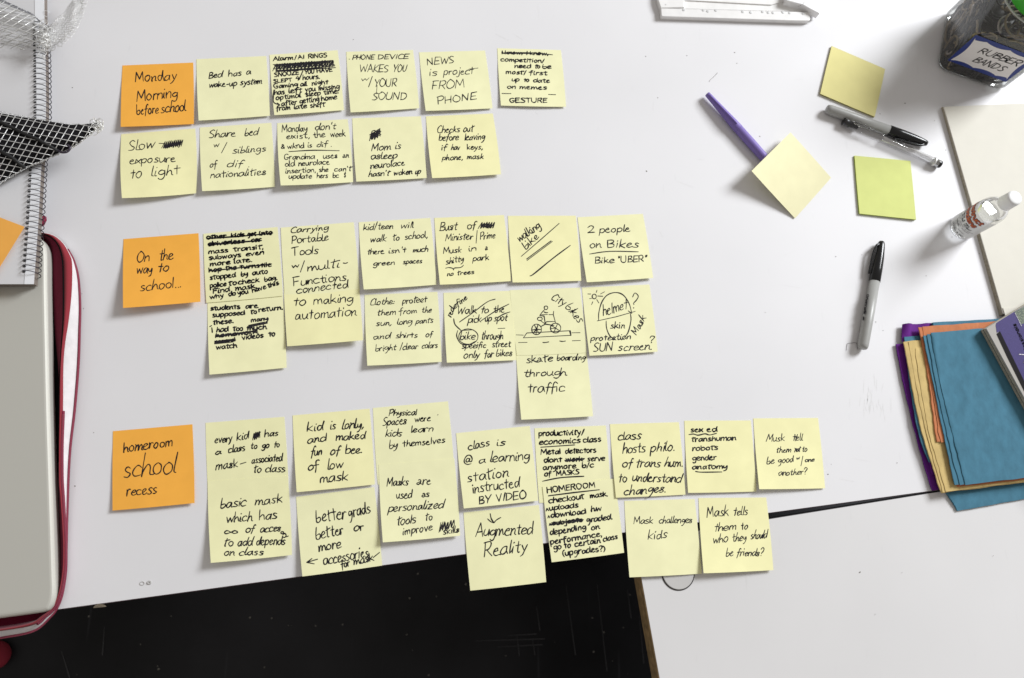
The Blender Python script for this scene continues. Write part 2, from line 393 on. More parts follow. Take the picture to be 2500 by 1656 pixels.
G('y', 4.2, "=.4 6,2.2 1.2;4.2 6.2,2.6 1,1.4 -2.6,-.1 -3.8")
G('z', 4.2, "=.3 5.8,3.9 5.9,.3 .3,4.1 .2")
G('ä', 4.6, "1 5.4,2.4 6.1,3.4 4.6,3.3 .8;3.4 3.4,1 2.8,.4 1.2,1.8 .2,3.4 1.6,4.6 .3")
G('A', 5.5, "=.2 0,2.9 10,5.4 0;=1.1 3.8,4.7 4")
G('B', 4.9, "=.6 10,.5 0;.3 9.8,3.6 9.8,4.2 7.6,.9 5.3;.9 5.3,4.6 4.6,4.4 1,.4 .1")
G('C', 5.2, "5.2 8.6,3.4 10,1 8,.4 4.4,1.6 .6,5.2 .8")
G('D', 5.8, "=.7 10,.6 0;.2 9.8,4.4 8.8,5.6 5,3.6 1,.4 .1")
G('E', 4.9, "=4.8 9.8,.7 9.6,.5 .1,4.8 .4;=.6 5,4 5.2")
G('F', 4.7, "=.8 9.6,.5 0;=.1 9.6,5 10;=.6 5.2,3.8 5.4")
G('G', 5.7, "5.2 8.8,3.4 10,1 8.2,.4 4.2,1.8 .4,4.4 .6,5.2 3.6;=3 4,5.6 4")
G('H', 5.5, "=.6 10,.4 0;=5 10,4.8 0;=.4 5,5 5.2")
G('I', 1.6, "=.8 10,.7 0")
G('J', 4, "3.4 10,3.2 2,1.8 .1,.2 1.8")
G('K', 5.2, "=.6 10,.5 0;=5 10,.8 4.6,5.2 0")
G('L', 4.7, "=.6 10,.5 .2,4.6 .3")
G('M', 7, "=.3 0,.9 9.8,3.4 3,6 10,6.6 0")
G('N', 5.8, "=.4 0,.7 9.8,4.8 .2,5.2 10")
G('O', 6, "3 10,.8 8,.5 3.4,2.4 .1,5 2,5.5 7,3 10,2 9.8")
G('P', 4.9, "=.7 9.6,.5 0;.2 9.4,3.6 10,4.8 7.6,3 5,.7 4.8")
G('R', 5.2, "=.7 9.6,.5 0;.2 9.4,3.6 10,4.6 7.6,3 5.2,.7 4.9;=2 5,5 0")
G('S', 5, "4.8 9,2.8 10,.8 8,2.6 5.4,4.6 3,3.2 .4,.2 .6")
G('T', 5.4, "=2.8 9.8,2.6 0;=.1 9.6,5.6 9.9")
G('U', 5.7, ".6 10,.4 3,2.2 .1,4.6 1.6,5.2 10")
G('V', 5.4, "=.2 10,2.6 .1,5.4 10")
G('W', 7.7, "=.2 10,1.9 .2,3.9 8,5.6 .2,7.6 10")
G('X', 5, "=.3 10,5 0;=5 10,.2 0")
G('Y', 5.1, "=.2 10,2.6 5;=5.2 10,2.4 4,2.2 0")
G('Z', 5, "=.3 9.8,4.8 9.9,.3 .3,5 .2")
G('2', 4.8, ".5 8,2.4 10,4.4 8,2.6 3.6,.5 .5;=.5 .5,4.9 .6")
G('4', 4.8, "=2.4 10,.3 4.2,4.8 4.6;=3.6 7.4,3 0")
G('.', 1.4, "=.6 .1,.9 .3")
G(',', 1.6, "=1.2 1,.4 -1.8")
G(':', 1.6, "=.7 1,.9 1.2;=.8 4.6,1 4.8")
G("'", 1.6, "=1 10,.8 7.6")
G('"', 2.6, "=.8 10,.5 7.4;=2 10,1.6 7.4")
G('-', 3.6, "=.2 3.4,3.4 3.7")
G('=', 4, "=.2 2.4,3.6 2.6;=.2 4.6,3.6 4.8")
G('/', 3, "=2.8 10.6,.2 -1.2")
G('?', 4, ".4 8,1.6 10,3.8 8.6,3 6,1.8 4.2,1.8 3;=1.7 .3,1.9 .6")
G('(', 2.4, "2.2 10.4,.7 7,.6 2.4,2 -1")
G(')', 2.4, ".2 10.4,1.8 7,1.8 2.4,.2 -1")
G('$', 4.6, "4 7.8,2.4 8.6,.8 7,2.4 5,4 3.2,2.6 1.4,.4 2;=2.6 10.4,2.2 -.6")
G('&', 4.8, "4.6 .2,1.2 6,2 8,3.2 6.6,.8 3.4,1 .8,3 .6,4.4 3.4")
G('@', 7.4, "4.8 6.6,3 7,2 4.4,3 2.6,4.8 4.6,5 6.8,4.8 3.6,6.6 3.4,7 6.6,5 9.8,2 9.4,.3 5.6,.8 1.6,3.4 -.4,6.6 .6")
G('∧', 3, "=.2 .2,1.4 4.2,2.6 0")
G('∞', 8, "4 3,1.6 5.6,.2 3,1.6 .4,4 3,6.4 5.6,7.8 3,6.2 .4,4 3")

ALT = {}
def GA(ch, w, s):
    G('#', w, s); ALT.setdefault(ch, []).append(GL.pop('#'))
GA('a', 4.6, "4 5.6,1.8 6,.4 3,1.2 .3,3 1.6,4 5.6,4.2 .8,5 .3")
GA('a', 4.6, "3.8 5.8,1.6 5.2,.3 2,1.6 .1,3.4 2,4.2 6,4 2.6,4.4 0")
GA('e', 4, "=.4 3.4,3 4;3 4,2.6 6,.8 4.8,.3 1.8,1.8 0,4.1 .6")
GA('e', 4, "1 2.6,3.6 4.8,2.4 6.2,.7 4.4,.6 1.2,2.4 .1,4.4 1.6")
GA('t', 3.6, "2 9.2,1.6 1,2.6 .2;=.4 6.6,4.6 7.8")
GA('t', 3.4, "=2.1 9,1.9 0;=.2 6.4,3.8 6.6")
GA('o', 4.2, "3 6,1 5.2,.3 2,2 0,3.9 2.6,3.4 5.6,2 6.2,1.4 5.2")
GA('d', 4.8, "4.2 5,2 6,.5 3.4,1.4 .2,3.4 1.8,4.9 10,4.5 5,4.9 .2")
GA('n', 4.4, ".3 6,.8 5.4,.5 .1,.6 2.4,2.4 5.8,3.6 4.6,3.6 1.2,4.6 .3")
GA('h', 4.4, ".9 10.2,.6 5,.3 .1,.6 2.6,2.3 5.6,3.5 4.4,3.7 1,4.6 .3")
GA('r', 3.2, ".4 6,.8 3,.5 0,.8 3.6,2 5.8,3.5 5.2")
GA('g', 4.6, "4.2 5.4,2 6.2,.6 4.4,1.2 2.2,3.4 3,4.4 5.8,4.2 1,2.6 -3.6,1 -4.2")
GA('y', 4.4, ".3 6,.8 2.6,2.4 2,3.8 5.8,4 2,2.8 -2.8,.8 -4.2")
GA('k', 4.4, "=.8 10,.4 0;3.8 6.4,1.6 3.8,1 3,2.6 2.4,4.6 .1")
GA('u', 4.8, ".3 6,.7 1.6,2 .2,3.6 2.6,4 6,4 1.4,5 .3")
GA('m', 6.4, ".2 6,.7 5.2,.4 .1,1 3.6,2.4 5.8,3 4,3 .4,3.6 3.6,5 5.6,5.6 3.6,5.7 .8,6.4 .3")
GA('b', 4.4, ".7 10.2,.4 4,.8 .3,3 .2,4.3 2.6,3.2 4.8,.8 3.6")
GA('l', 1.8, "1 10,.6 5,.6 1,1.8 .3")
GA('i', 1.8, ".7 5.8,.5 1,1.6 .3;=1 8.4,1.3 8.7")

def word_strokes(txt, p0, p1, cap, slant=0.0, xr=1.0, jit=1.0, rnd=random):
    """strokes in pixel space for a word set from p0 to p1 on its base line, ascender height cap"""
    d = Vector((p1[0] - p0[0], p1[1] - p0[1])); Ln = d.length; d.normalize(); up = Vector((d.y, -d.x))
    if all(c == ' ' for c in txt): return []
    gap = 0.55; x = 0; pos = []
    for c in txt:
        w, _ = GL.get(c, GL['-']); pos.append(x); x += w + gap
    total = x - gap; sx = Ln / total; sy = cap / 10.0
    out = []
    base_drift = 0; prev = None
    for c, gx in zip(txt, pos):
        w, strokes = GL.get(c, GL['-']); i0 = len(out)
        if c in ALT and jit > .4 and rnd.random() < .62: w2, strokes = rnd.choice(ALT[c]); gx += (w - w2) / 2; w = w2
        base_drift += rnd.uniform(-.3, .3) * jit; base_drift *= .8
        gs = 1 + rnd.uniform(-.11, .11) * jit; gy = (rnd.uniform(-.35, .35)) * jit + base_drift; rot = rnd.uniform(-.10, .10) * jit
        for straight, P_ in strokes:
            q = []
            for (px, py) in P_:
                px += rnd.uniform(-.34, .34) * jit; py += rnd.uniform(-.3, .3) * jit
                if py <= 6.6: py2 = py * xr
                else: py2 = 6.6 * xr + (py - 6.6) * (10 - 6.6 * xr) / 3.4
                lx = (px - w / 2) * gs; ly = py2 * gs
                lx, ly = lx - ly * rot, ly + lx * rot
                X = (gx + w / 2 + lx) * sx + slant * ly * sy; Y = (ly + gy) * sy
                q.append((p0[0] + d.x * X + up.x * Y, p0[1] + d.y * X + up.y * Y))
            if not straight: q = smooth_line(q, 5)
            elif len(q) == 2:   # a hand never draws a ruler line
                mx_ = ((q[0][0] + q[1][0]) / 2 + rnd.uniform(-.03, .03) * cap * jit, (q[0][1] + q[1][1]) / 2 + rnd.uniform(-.02, .02) * cap * jit)
                q = smooth_line([q[0], mx_, q[1]], 3)
            out.append(q)
        end_ = out[-1][-1]
        # joined writing: an exit hook runs into the next letter now and then
        if prev is not None and c in 'aceimnoprsuvwyx' and rnd.random() < .62 * jit:
            a_ = prev; z_ = out[i0][0] if c not in 'ao' else out[i0][len(out[i0]) // 3]
            if math.dist(a_, z_) < .75 * cap: out.append(smooth_line([a_, ((a_[0] + z_[0]) / 2 + d.x * .03 * cap - up.x * .04 * cap, (a_[1] + z_[1]) / 2 - up.y * .04 * cap), z_], 4))
        prev = end_ if c in 'adehlmnu' else None
    return out
def scribble(p0, p1, h, n, rnd=random):
    d = Vector((p1[0] - p0[0], p1[1] - p0[1])); L_ = d.length; d.normalize(); up = Vector((d.y, -d.x)); q = []
    for i in range(2 * n + 1):
        t = i / (2 * n) * L_; s = (1 if i % 2 else -1) * h * rnd.uniform(.7, 1.05); o = s * .5
        q.append((p0[0] + d.x * (t + o) + up.x * s, p0[1] + d.y * (t + o) + up.y * s))
    return smooth_line(q, 4)
def ribbons(b, strokes, w, proj):
    """flat ink lines: strokes are in pixels, w the line width in pixels, proj maps a pixel to a world point"""
    for st_ in strokes:
        n = len(st_)
        if n < 2: continue
        ww = w * 1.17 * random.uniform(.9, 1.1)
        ph_ = random.uniform(0, 6); pr = lambda i: ww / 2 * (1 - .30 * abs(2 * i / max(1, n - 1) - 1) ** 3) * (1 + .14 * math.sin(i * .8 + ph_) + .10 * math.sin(i * .37 + 2 * ph_))
        for i in range(n - 1):
            # press varies a little along the stroke
            hw0 = pr(i); hw1 = pr(i + 1)
            (x0, y0), (x1, y1) = st_[i], st_[i + 1]
            l = math.hypot(x1 - x0, y1 - y0) or 1; nx, ny = -(y1 - y0) / l, (x1 - x0) / l
            q = [(x0 + nx * hw0, y0 + ny * hw0), (x1 + nx * hw1, y1 + ny * hw1), (x1 - nx * hw1, y1 - ny * hw1), (x0 - nx * hw0, y0 - ny * hw0)]
            b.add([proj(z) for z in q], [(0, 1, 2, 3)])
        for i in range(n):
            if i in (0, n - 1) or (n <= 12) or i % 2 == 0:
                hw = pr(i) * .98
                b.add([proj((st_[i][0] + hw * math.cos(a * math.pi / 3), st_[i][1] + hw * math.sin(a * math.pi / 3))) for a in range(6)], [tuple(range(6))])
    return b

# ------------------------------------------------------------------ sticky notes
class Sheet:
    """a curling square of paper: four corners in the photograph, a height over the table at every point"""
    def __init__(s, corners, z0, ll, lr, bow=0.0, tilt=None, pw=2.3):
        s.c = [Vector(p) for p in corners]; s.z0 = z0; s.ll = ll * .62; s.lr = lr * .62; s.bow = bow; s.tilt = tilt; s.pw = pw; s.ph = corners[0][0] * 1.37 + corners[0][1] * .71; s.wv = .00055 if ll > .0015 else .00003
    def z(s, u, v):
        u_, v_ = max(0, min(1, u)), max(0, min(1, v))
        z = s.z0 + (v_ ** s.pw) * ((1 - u_) ** 1.3 * s.ll + u_ ** 1.3 * s.lr + 4 * u_ * (1 - u_) * .25 * (s.ll + s.lr) * .5)
        if s.tilt: z += s.tilt(u_, v_)
        z += s.wv * min(1, max(0, v_ - .22) * 2.6) * (1 + .6 * math.sin(5.2 * v_ + 2.4 * u_ + s.ph) + .4 * math.sin(6.5 * u_ - 3 * v_ + 2 * s.ph))
        return z
    def px(s, u, v):
        a = s.c[0].lerp(s.c[1], u); b_ = s.c[3].lerp(s.c[2], u); q = a.lerp(b_, v)
        k = s.bow * 4 * v * (1 - v) * (1 - 2 * u)
        k2 = abs(s.bow) * .6 * 4 * u * (1 - u) * v
        return (q.x - k, q.y + k2)
    def at(s, u, v, dz=0): return U(s.px(u, v), s.z(u, v) + dz)
    def inv(s, p):
        u = v = .5
        for _ in range(6):
            q = s.px(u, v); ex, ey = p[0] - q[0], p[1] - q[1]
            a = s.px(u + .01, v); c = s.px(u, v + .01)
            j = ((a[0] - q[0]) * 100, (c[0] - q[0]) * 100, (a[1] - q[1]) * 100, (c[1] - q[1]) * 100)
            dt = j[0] * j[3] - j[1] * j[2]
            u += (ex * j[3] - ey * j[1]) / dt; v += (j[0] * ey - j[2] * ex) / dt
        return u, v
    def proj(s, p, dz=0.00012):
        u, v = s.inv(p); return U(p, s.z(u, v) + dz)
    def mesh(s, name, m, th=0.00012, n=14):
        v = []; f = []
        for k in (0, 1):
            for j in range(n + 1):
                for i in range(n + 1):
                    q = s.at(i / n, j / n); q.z -= k * th; v.append(q)
        N_ = (n + 1) ** 2; ix = lambda i, j, k=0: k * N_ + j * (n + 1) + i
        for j in range(n):
            for i in range(n):
                f.append((ix(i, j), ix(i, j + 1), ix(i + 1, j + 1), ix(i + 1, j)))
                f.append((ix(i, j, 1), ix(i + 1, j, 1), ix(i + 1, j + 1, 1), ix(i, j + 1, 1)))
        ring = [ix(i, 0) for i in range(n)] + [ix(n, i) for i in range(n)] + [ix(i, n) for i in range(n, 0, -1)] + [ix(0, i) for i in range(n, 0, -1)]
        k0 = len(v); v += [v[r].copy() for r in ring] + [v[r + N_].copy() for r in ring]; kr = len(ring)
        f += [(k0 + i, k0 + (i + 1) % kr, k0 + kr + (i + 1) % kr, k0 + kr + i) for i in range(kr)]
        return mk(name, v, f, m, smooth=True, origin=s.at(.5, .5))

def ell(c, cx, cy, rx, ry, a0=0, a1=6.45, n=22):
    return [C(c, cx + rx * math.cos(a0 + (a1 - a0) * i / n) * (1 + .02 * math.sin(i)), cy + ry * math.sin(a0 + (a1 - a0) * i / n)) for i in range(n + 1)]
def note(label, c, corners, text, w=2.2, m=None, ll=.005, lr=.003, z0=.0003, slant=.20, xr=0.89, bow=1.0, group='yellow sticky notes laid out in rows', name='sticky_note', **kw):
    """text lines: 'y0 y1 cap|word x0 x1|...' ; '@word x0 y0 x1 y1 cap' ; '/ x,y x,y' smooth line ; '_ x,y x,y' straight ; 'o cx cy rx ry' ; '~ x0 y0 x1 y1 h n'; '#w k' ink width"""
    sh = Sheet(pts(c, corners), z0, ll, lr, bow, **kw)
    o = sh.mesh(name, m or YELS[hash_(label) % 3]); tag(o, label, 'sticky note', group)
    rnd = random.Random(hash_(label)); wk = 1.0
    for ln in text.strip().split('\n') if text.strip() else []:
        ln = ln.strip(); nm = 'handwritten_line'; st_ = []
        if ln[0] == '#': wk = float(ln[2:]); continue
        if ln[0] == '@':
            p = ln[1:].split(); st_ = word_strokes(p[0], C(c, float(p[1]), float(p[2])), C(c, float(p[3]), float(p[4])), float(p[5]) * CR[c][2], slant, xr, rnd=rnd)
        elif ln[0] in '/_':
            nm = 'ink_stroke'
            for part in ln.split(';'):
                q = pts(c, part.strip()[1:].strip()); st_.append(smooth_line(q, 6) if part.strip()[0] == '/' else q)
        elif ln[0] == 'o':
            nm = 'ink_circle'; p = list(map(float, ln[1:].split())); st_ = [ell(c, *p)]
        elif ln[0] == '~':
            nm = 'ink_scribble'; p = list(map(float, ln[1:].split())); st_ = [scribble(C(c, p[0], p[1]), C(c, p[2], p[3]), p[4] * CR[c][2], int(p[5]), rnd)]
        else:
            a = ln.split('|'); y0, y1, cap = map(float, a[0].split()); ws = [t.split() for t in a[1:]]
            xa, xb = float(ws[0][1]), float(ws[-1][2])
            for t in ws:
                x0, x1 = float(t[1]), float(t[2]); f = lambda x: y0 + (y1 - y0) * (x - xa) / max(1, xb - xa)
                st_ += word_strokes(t[0], C(c, x0, f(x0)), C(c, x1, f(x1)), cap * CR[c][2], slant + rnd.uniform(-.04, .06), xr, .8 if cap * CR[c][2] > 13 else .48, rnd=rnd)
        b = MB(); ribbons(b, st_, w * wk, sh.proj); b.build(nm, M_INK, o)
    return o
def hash_(s):
    h = 7
    for ch in s: h = (h * 131 + ord(ch)) % 1000003
    return h

OG = 'orange heading notes at the left of each row'
Y = 'yellow sticky notes laid out in rows'
note('orange sticky note headed Monday Morning before school', 'A', '80,170 812,140 818,775 62,805', '''
340 318 103|Monday 213 638
542 506 112|Morning 228 652
680 640 108|before 225 455|school 478 735''', 2.2, M_ORG, .008, .002, group=OG, slant=.12)
note('yellow note in the top row reading Bed has a wake-up system', 'A', '845,105 1567,72 1605,690 868,740', '''
303 262 66|Bed 970 1110|has 1175 1310|a 1358 1410
400 358 66|wake-up 975 1262|system 1298 1520''', 2.3, ll=.007, lr=.002)
note('yellow note reading Slow exposure to light, left end of the second row', 'A', '68,880 832,822 842,1492 75,1542', '''
1055 1022 112|Slow 133 412
~ 500 990 700 975 40 10
~ 520 1000 690 960 25 8
_ 458,975 520,978
1190 1165 82|exposure 150 630
1340 1295 108|to 155 280|light 375 668''', 2.0, ll=.013, lr=.003, bow=3, slant=.15, pw=1.5)
note('yellow note reading Share bed with siblings of different nationalities', 'A', '880,812 1620,763 1655,1425 905,1470', '''
920 890 75|Share 972 1250|bed 1342 1475
1015 1010 55|w 1022 1080
_ 1162,965 1105,1075
1080 1058 72|siblings 1218 1562
1225 1218 75|of 978 1055|dif 1158 1320|. 1380 1392
1335 1300 72|nationalities 985 1565''', 1.9, ll=.009, lr=.003, bow=1.5)
note('yellow note with a heavy crossed out band under the words Alarm and AI rings', 'B', '80,108 825,58 895,712 133,768', '''
175 133 44|Alarm 120 340|/ 352 378|AI 392 465|RINGS 505 712
~ 130 248 785 208 36 17
~ 135 235 780 190 26 22
_ 120,215 450,195 775,170;_ 150,280 470,262 795,228;_ 140,262 790,215;_ 135,225 780,182
_ 150,292 500,268 803,248
350 320 44|SNOOZE 135 405
_ 445,285 405,380
318 290 40|YOU 470 570|HAVE 600 770
415 398 38|SLEPT 125 330
388 368 50|4 368 412|hours. 445 630
475 430 48|Gaming 130 390|all 418 492|night 545 722
545 478 52|has 135 248|left 292 435|you 470 585|missing 618 845
603 525 50|optimal 150 425|sleep 478 640|time. 675 838
668 590 52|after 215 385|getting 412 625|home 650 820
720 672 50|from 155 308|late 350 492|shift 525 690
/ 128,492 122,560 128,628 188,655;_ 165,635 192,656 168,674''', 2.5, ll=.006, lr=.003, slant=.0, xr=1.08)
note('yellow note reading PHONE DEVICE WAKES YOU with your SOUND', 'B', '920,75 1650,55 1718,692 968,738', '''
160 150 50|PHONE 985 1225|DEVICE 1262 1600
_ 950,155 958,155
298 290 78|WAKES 1065 1380|YOU 1430 1575
395 385 42|w 1085 1165
_ 1205,345 1165,458
457 452 85|YOUR 1225 1470
_ 1258,440 1250,535
603 598 82|SOUND 1195 1580''', 1.8, ll=.006, lr=.003)
note('yellow note about Monday and an old neurolace, divided by a ruled line', 'B', '165,855 935,812 995,1500 203,1537', '''
955 920 75|Monday 215 495|don't 575 805
1030 1000 70|exist, 265 520|the 565 685|week 748 910
1138 1110 62|& 205 245|wknd 275 462|is 498 545|dif 598 715|. 750 762
/ 292,1167 560,1152 845,1157
1255 1232 62|Grandma 240 575|uses 668 825|än 880 945
1330 1308 65|old 250 355|neurolace 395 738
1405 1377 58|insertion, 255 590|she 620 722|can't 790 975
1462 1450 58|update 290 545|hers 598 718|bc 772 838|$ 895 915''', 1.9, ll=.012, lr=.003, bow=2, slant=.05, pw=1.6)
note('yellow note reading Mom is asleep, neurolace has not woken up', 'B', '985,802 1735,780 1800,1455 1030,1495', '''
~ 1180 1005 1295 965 42 4
~ 1190 1010 1280 950 30 5
/ 1200,945 1235,935 1225,975 1195,990
_ 1175,985 1290,915;_ 1180,1005 1300,945;_ 1185,1025 1300,980
1160 1135 80|Mom 1190 1405|is 1455 1518
1252 1238 78|asleep 1190 1475
1358 1315 72|neurolace 1185 1560
1440 1408 65|hasn't 1162 1390|woken 1438 1640|up 1672 1728''', 2.2, ll=.005, lr=.003)
note('yellow note in the top row reading News is project from phone', 'C', '110,85 875,65 962,735 187,765', '''
235 208 78|NEWS 205 520
358 335 85|is 228 318|project 392 740
_ 690,280 795,268
515 498 98|FROM 252 640
690 630 82|PHONE 325 775''', 1.8, ll=.006, lr=.003, slant=.1)
note('yellow note about competition for memes, GESTURE written below a line', 'C', '1018,38 1755,60 1815,718 1060,703', '''
105 118 40|I 1070 1080|know, 1105 1310|I 1355 1365|know, 1395 1610
/ 1068,92 1360,90 1660,114;_ 1080,98 1400,100
188 208 46|competition/ 1055 1565
265 275 46|need 1218 1410|to 1455 1512|be 1540 1645
335 350 46|most/ 1115 1355|first 1390 1595
420 438 44|up 1185 1270|to 1325 1385|date 1435 1625
505 517 45|on 1130 1232|memes 1275 1592
_ 1072,563 1695,577
668 668 52|GESTURE 1160 1598''', 2.4, ll=.004, lr=.002, slant=.0, xr=1.08)
note('yellow note reading Checks out before leaving if have keys, phone, mask', 'C', '190,828 965,795 1060,1500 262,1545', '''
1022 1005 78|Checks 318 580|out 622 738
1110 1100 80|before 340 565|leaving 635 870
1220 1210 66|if 365 428|hav 482 582|keys, 662 848
1338 1320 66|phone, 375 618|mask 662 855''', 2.1, ll=.009, lr=.004, bow=1.5, pw=1.7)
note('orange sticky note headed On the way to school', 'D', '82,245 782,190 800,830 78,888', '''
462 435 98|On 200 322|the 412 540
572 545 88|way 205 350|to 400 505
735 692 92|school... 235 625''', 2.3, M_ORG, .016, .010, group=OG, pw=1.8)
note('yellow note whose last written line ends have this, with several lines struck out', 'D', '828,195 1520,132 1570,775 855,840', '''
#w 1.1
245 200 38|other 858 1038|kids 1085 1215|get 1240 1320|into 1350 1475
_ 860,243 1150,222 1475,188;_ 870,236 1460,196
310 265 40|driverless 875 1215|car 1275 1370
_ 880,300 1370,258;_ 885,292 1350,256
#w 0.95
383 335 40|mass 875 1062|transit, 1110 1390
440 387 40|subways 880 1180|even 1225 1395
498 455 40|more 890 1080|late. 1115 1285
553 498 40|hop 880 1000|the 1035 1135|turnstile 1170 1465
_ 880,545 1170,512 1465,476;_ 885,538 1460,484
625 565 42|stopped 888 1130|by 1180 1245|auto 1285 1432
700 625 42|police 890 1045|to 1065 1140|check 1155 1350|bag. 1398 1520
755 700 44|Find 915 1075|mask. 1130 1330
805 750 40|why 892 1020|do 1065 1130|you 1150 1250
745 668 40|have 1285 1415|this 1430 1535''', 3.0, M_YEL2, .0008, .0008, z0=.0005, slant=.0, xr=1.12)
note('yellow note about students supposed to return these, under the note with struck out lines', 'D', '866,820 1568,760 1605,1445 885,1510', '''
910 885 40|students 895 1170|are 1220 1340
975 940 40|supposed 912 1215|to 1268 1330
925 900 38|return. 1345 1570
1045 1025 42|these. 920 1110
1020 1000 34|many 1272 1435
1115 1085 44|I 908 918|had 950 1062|too 1105 1200|much 1240 1420
_ 1232,1072 1425,1030;_ 1240,1062 1425,1022;_ 1250,1050 1400,1018
1165 1125 38|homework 940 1335
_ 945,1158 1335,1105;_ 950,1148 1330,1098
1222 1200 36|record 932 1125
_ 935,1212 1130,1188;_ 940,1200 1125,1178;_ 935,1222 1100,1205
1185 1150 44|videos 1190 1390|to 1440 1500
1275 1257 42|watch 950 1142
_ 888,1062 905,1052''', 3.0, ll=.006, lr=.003, z0=.0003, slant=.0, xr=1.12)
note('yellow note starting with Carrying Portable Tools, upper one of its joined pair', 'E', '62,145 778,92 838,762 103,822', '''
198 165 58|Carrying 158 530
300 268 76|Portable 168 530
425 402 84|Tools 172 432
540 532 45|w 170 245
_ 295,470 255,582
575 535 88|multi 318 640
/ 675,492 700,495 720,487
718 658 85|Functions 188 705
795 732 78|connected 215 725''', 2.2, ll=.0001, lr=.0002, z0=.0004, slant=.16)
note('yellow note ending to making automation, lower one of its joined pair', 'E', '88,625 815,565 870,1250 125,1310', '''
915 872 88|to 188 305|making 385 770
1050 1008 98|automation 198 805''', 2.2, ll=.007, lr=.010, slant=.16, bow=1, z0=.0002)
note('yellow note reading kid or teen will walk to school, not much green space', 'E', '828,92 1530,50 1590,705 877,752', '''
170 145 65|kid/teen 872 1165|will 1235 1368
288 268 66|walk 940 1095|to 1160 1225
262 242 66|school, 1278 1505
408 378 56|there 912 1075|isn't 1120 1290|much 1358 1505
520 492 52|green 968 1180|spaces 1262 1448''', 2.0, ll=.008, lr=.003, bow=1.5)
note('yellow note about clothes that protect from the sun, long pants and bright colors', 'E', '885,805 1600,775 1642,1462 912,1500', '''
908 877 65|Clothe: 935 1178|protect 1255 1495
1010 975 60|them 1010 1190|from 1225 1400|the 1445 1540
1110 1078 58|sun, 992 1150|long 1205 1350|pants 1385 1555
1240 1218 58|and 970 1135|shirts 1192 1405|of 1485 1548
1360 1322 60|bright 990 1192|/clear 1230 1405|colors 1445 1600''', 1.9, ll=.007, lr=.003)
note('yellow note about a bust in a park with no trees, brace drawn under one word', 'F', '42,90 725,62 795,710 97,745', '''
215 198 78|Bust 92 262|of 360 445
~ 485 165 632 160 30 6
~ 490 160 625 170 22 5
315 297 68|Minister 150 415
_ 463,212 452,338
302 287 70|Prime 490 638
440 402 60|Musk 132 305|in 378 455|ä 540 566
548 515 62|shitty 155 330
/ 153,583 185,577 222,585 231,602;/ 231,602 240,582 300,576 330,552
515 500 60|park 418 578
660 637 44|no 168 228|trees 265 432''', 2.0, ll=.008, lr=.003, bow=1.2)
note('yellow note with walking bike written slanting above four diagonal lines', 'G', '58,100 1020,98 1098,1020 125,1045', '''
@walking 225 472 530 265 115
@bike 310 585 505 405 120
#w 1.05
_ 248,675 520,440 785,208
_ 325,712 670,455;_ 330,732 690,462
/ 372,952 430,920 700,700 945,518''', 2.3, ll=.006, lr=.002, slant=.0)
note('yellow note reading 2 people on Bikes above a line', 'G', '1045,120 1972,72 2118,980 1177,1042', '''
345 328 105|2 1180 1285|people 1355 1790
555 548 112|on 1210 1380|Bikes 1465 1910
/ 1215,642 1500,604 1908,610
775 745 92|Bike 1290 1565|"UBER" 1615 2035''', 2.1, ll=.007, lr=.004, slant=.12)
note('yellow note with crossed out Walk to the pick up spot and bike circled', 'F', '132,825 790,805 845,1485 165,1510', '''
1035 1015 72|Walk 262 452|to 492 572|the 625 725
1120 1098 75|pick 370 500|up 538 600|spot 625 752
/ 288,1112 420,1020 560,915 640,887
/ 500,1100 640,1005 775,935
/ 655,1072 720,1035 785,1012
_ 300,1195 735,1172
o 375 1255 95 76
/ 272,1195 262,1250 300,1320 370,1335 450,1300
1285 1280 78|bike 290 440|through 502 715
1370 1352 62|specific 312 548|street 608 790
1472 1442 74|only 328 485|for 530 615|bikes 645 805
@red 205 1068 238 985 55
@efine 240 985 368 885 55
/ 232,1078 245,1135 300,1190''', 2.1, ll=.007, lr=.002)
note('yellow note with a drawn cyclist and City bikes written down the right side', 'H', '22,125 765,98 838,790 95,820', '''
@City 452 222 590 295 78
@bikes 608 305 745 475 92
#w 1.05
o 405 312 19 19
/ 390,332 360,365 340,395;_ 340,395 385,400 398,485
/ 385,355 405,365 425,362;_ 358,385 422,383;_ 436,385 483,385;_ 487,348 483,385 508,475
o 340 430 26 18
_ 352,452 398,485;_ 392,488 412,460 502,458;_ 350,512 398,486 490,500
o 305 542 52 56
o 507 528 55 52
_ 280,490 305,540 300,595;_ 255,550 305,540 355,545;_ 322,490 305,540 270,580;_ 305,540 335,590
_ 460,500 507,528 555,560;_ 530,480 507,528 490,575;_ 455,535 507,528
_ 165,632 202,580 665,556 672,605 165,632;_ 655,560 670,608
_ 88,600 165,603;_ 680,578 768,577;_ 112,682 205,680
/ 370,680 395,682 435,675;/ 550,665 580,670 612,666;_ 685,663 772,660''', 2.0, ll=.0001, lr=.0001, z0=.0004)
note('yellow note reading skateboarding through traffic under a drawn flourish', 'H', '83,735 825,705 905,1465 143,1502', '''
/ 245,795 330,762 450,770 550,790 605,782 618,760 595,743 570,752
900 885 78|skäte 195 475
873 868 66|boarding 520 825
1045 1030 78|through 168 620
1215 1198 105|traffic 208 600''', 2.2, ll=.007, lr=.005, bow=1, slant=.14, z0=.0002)
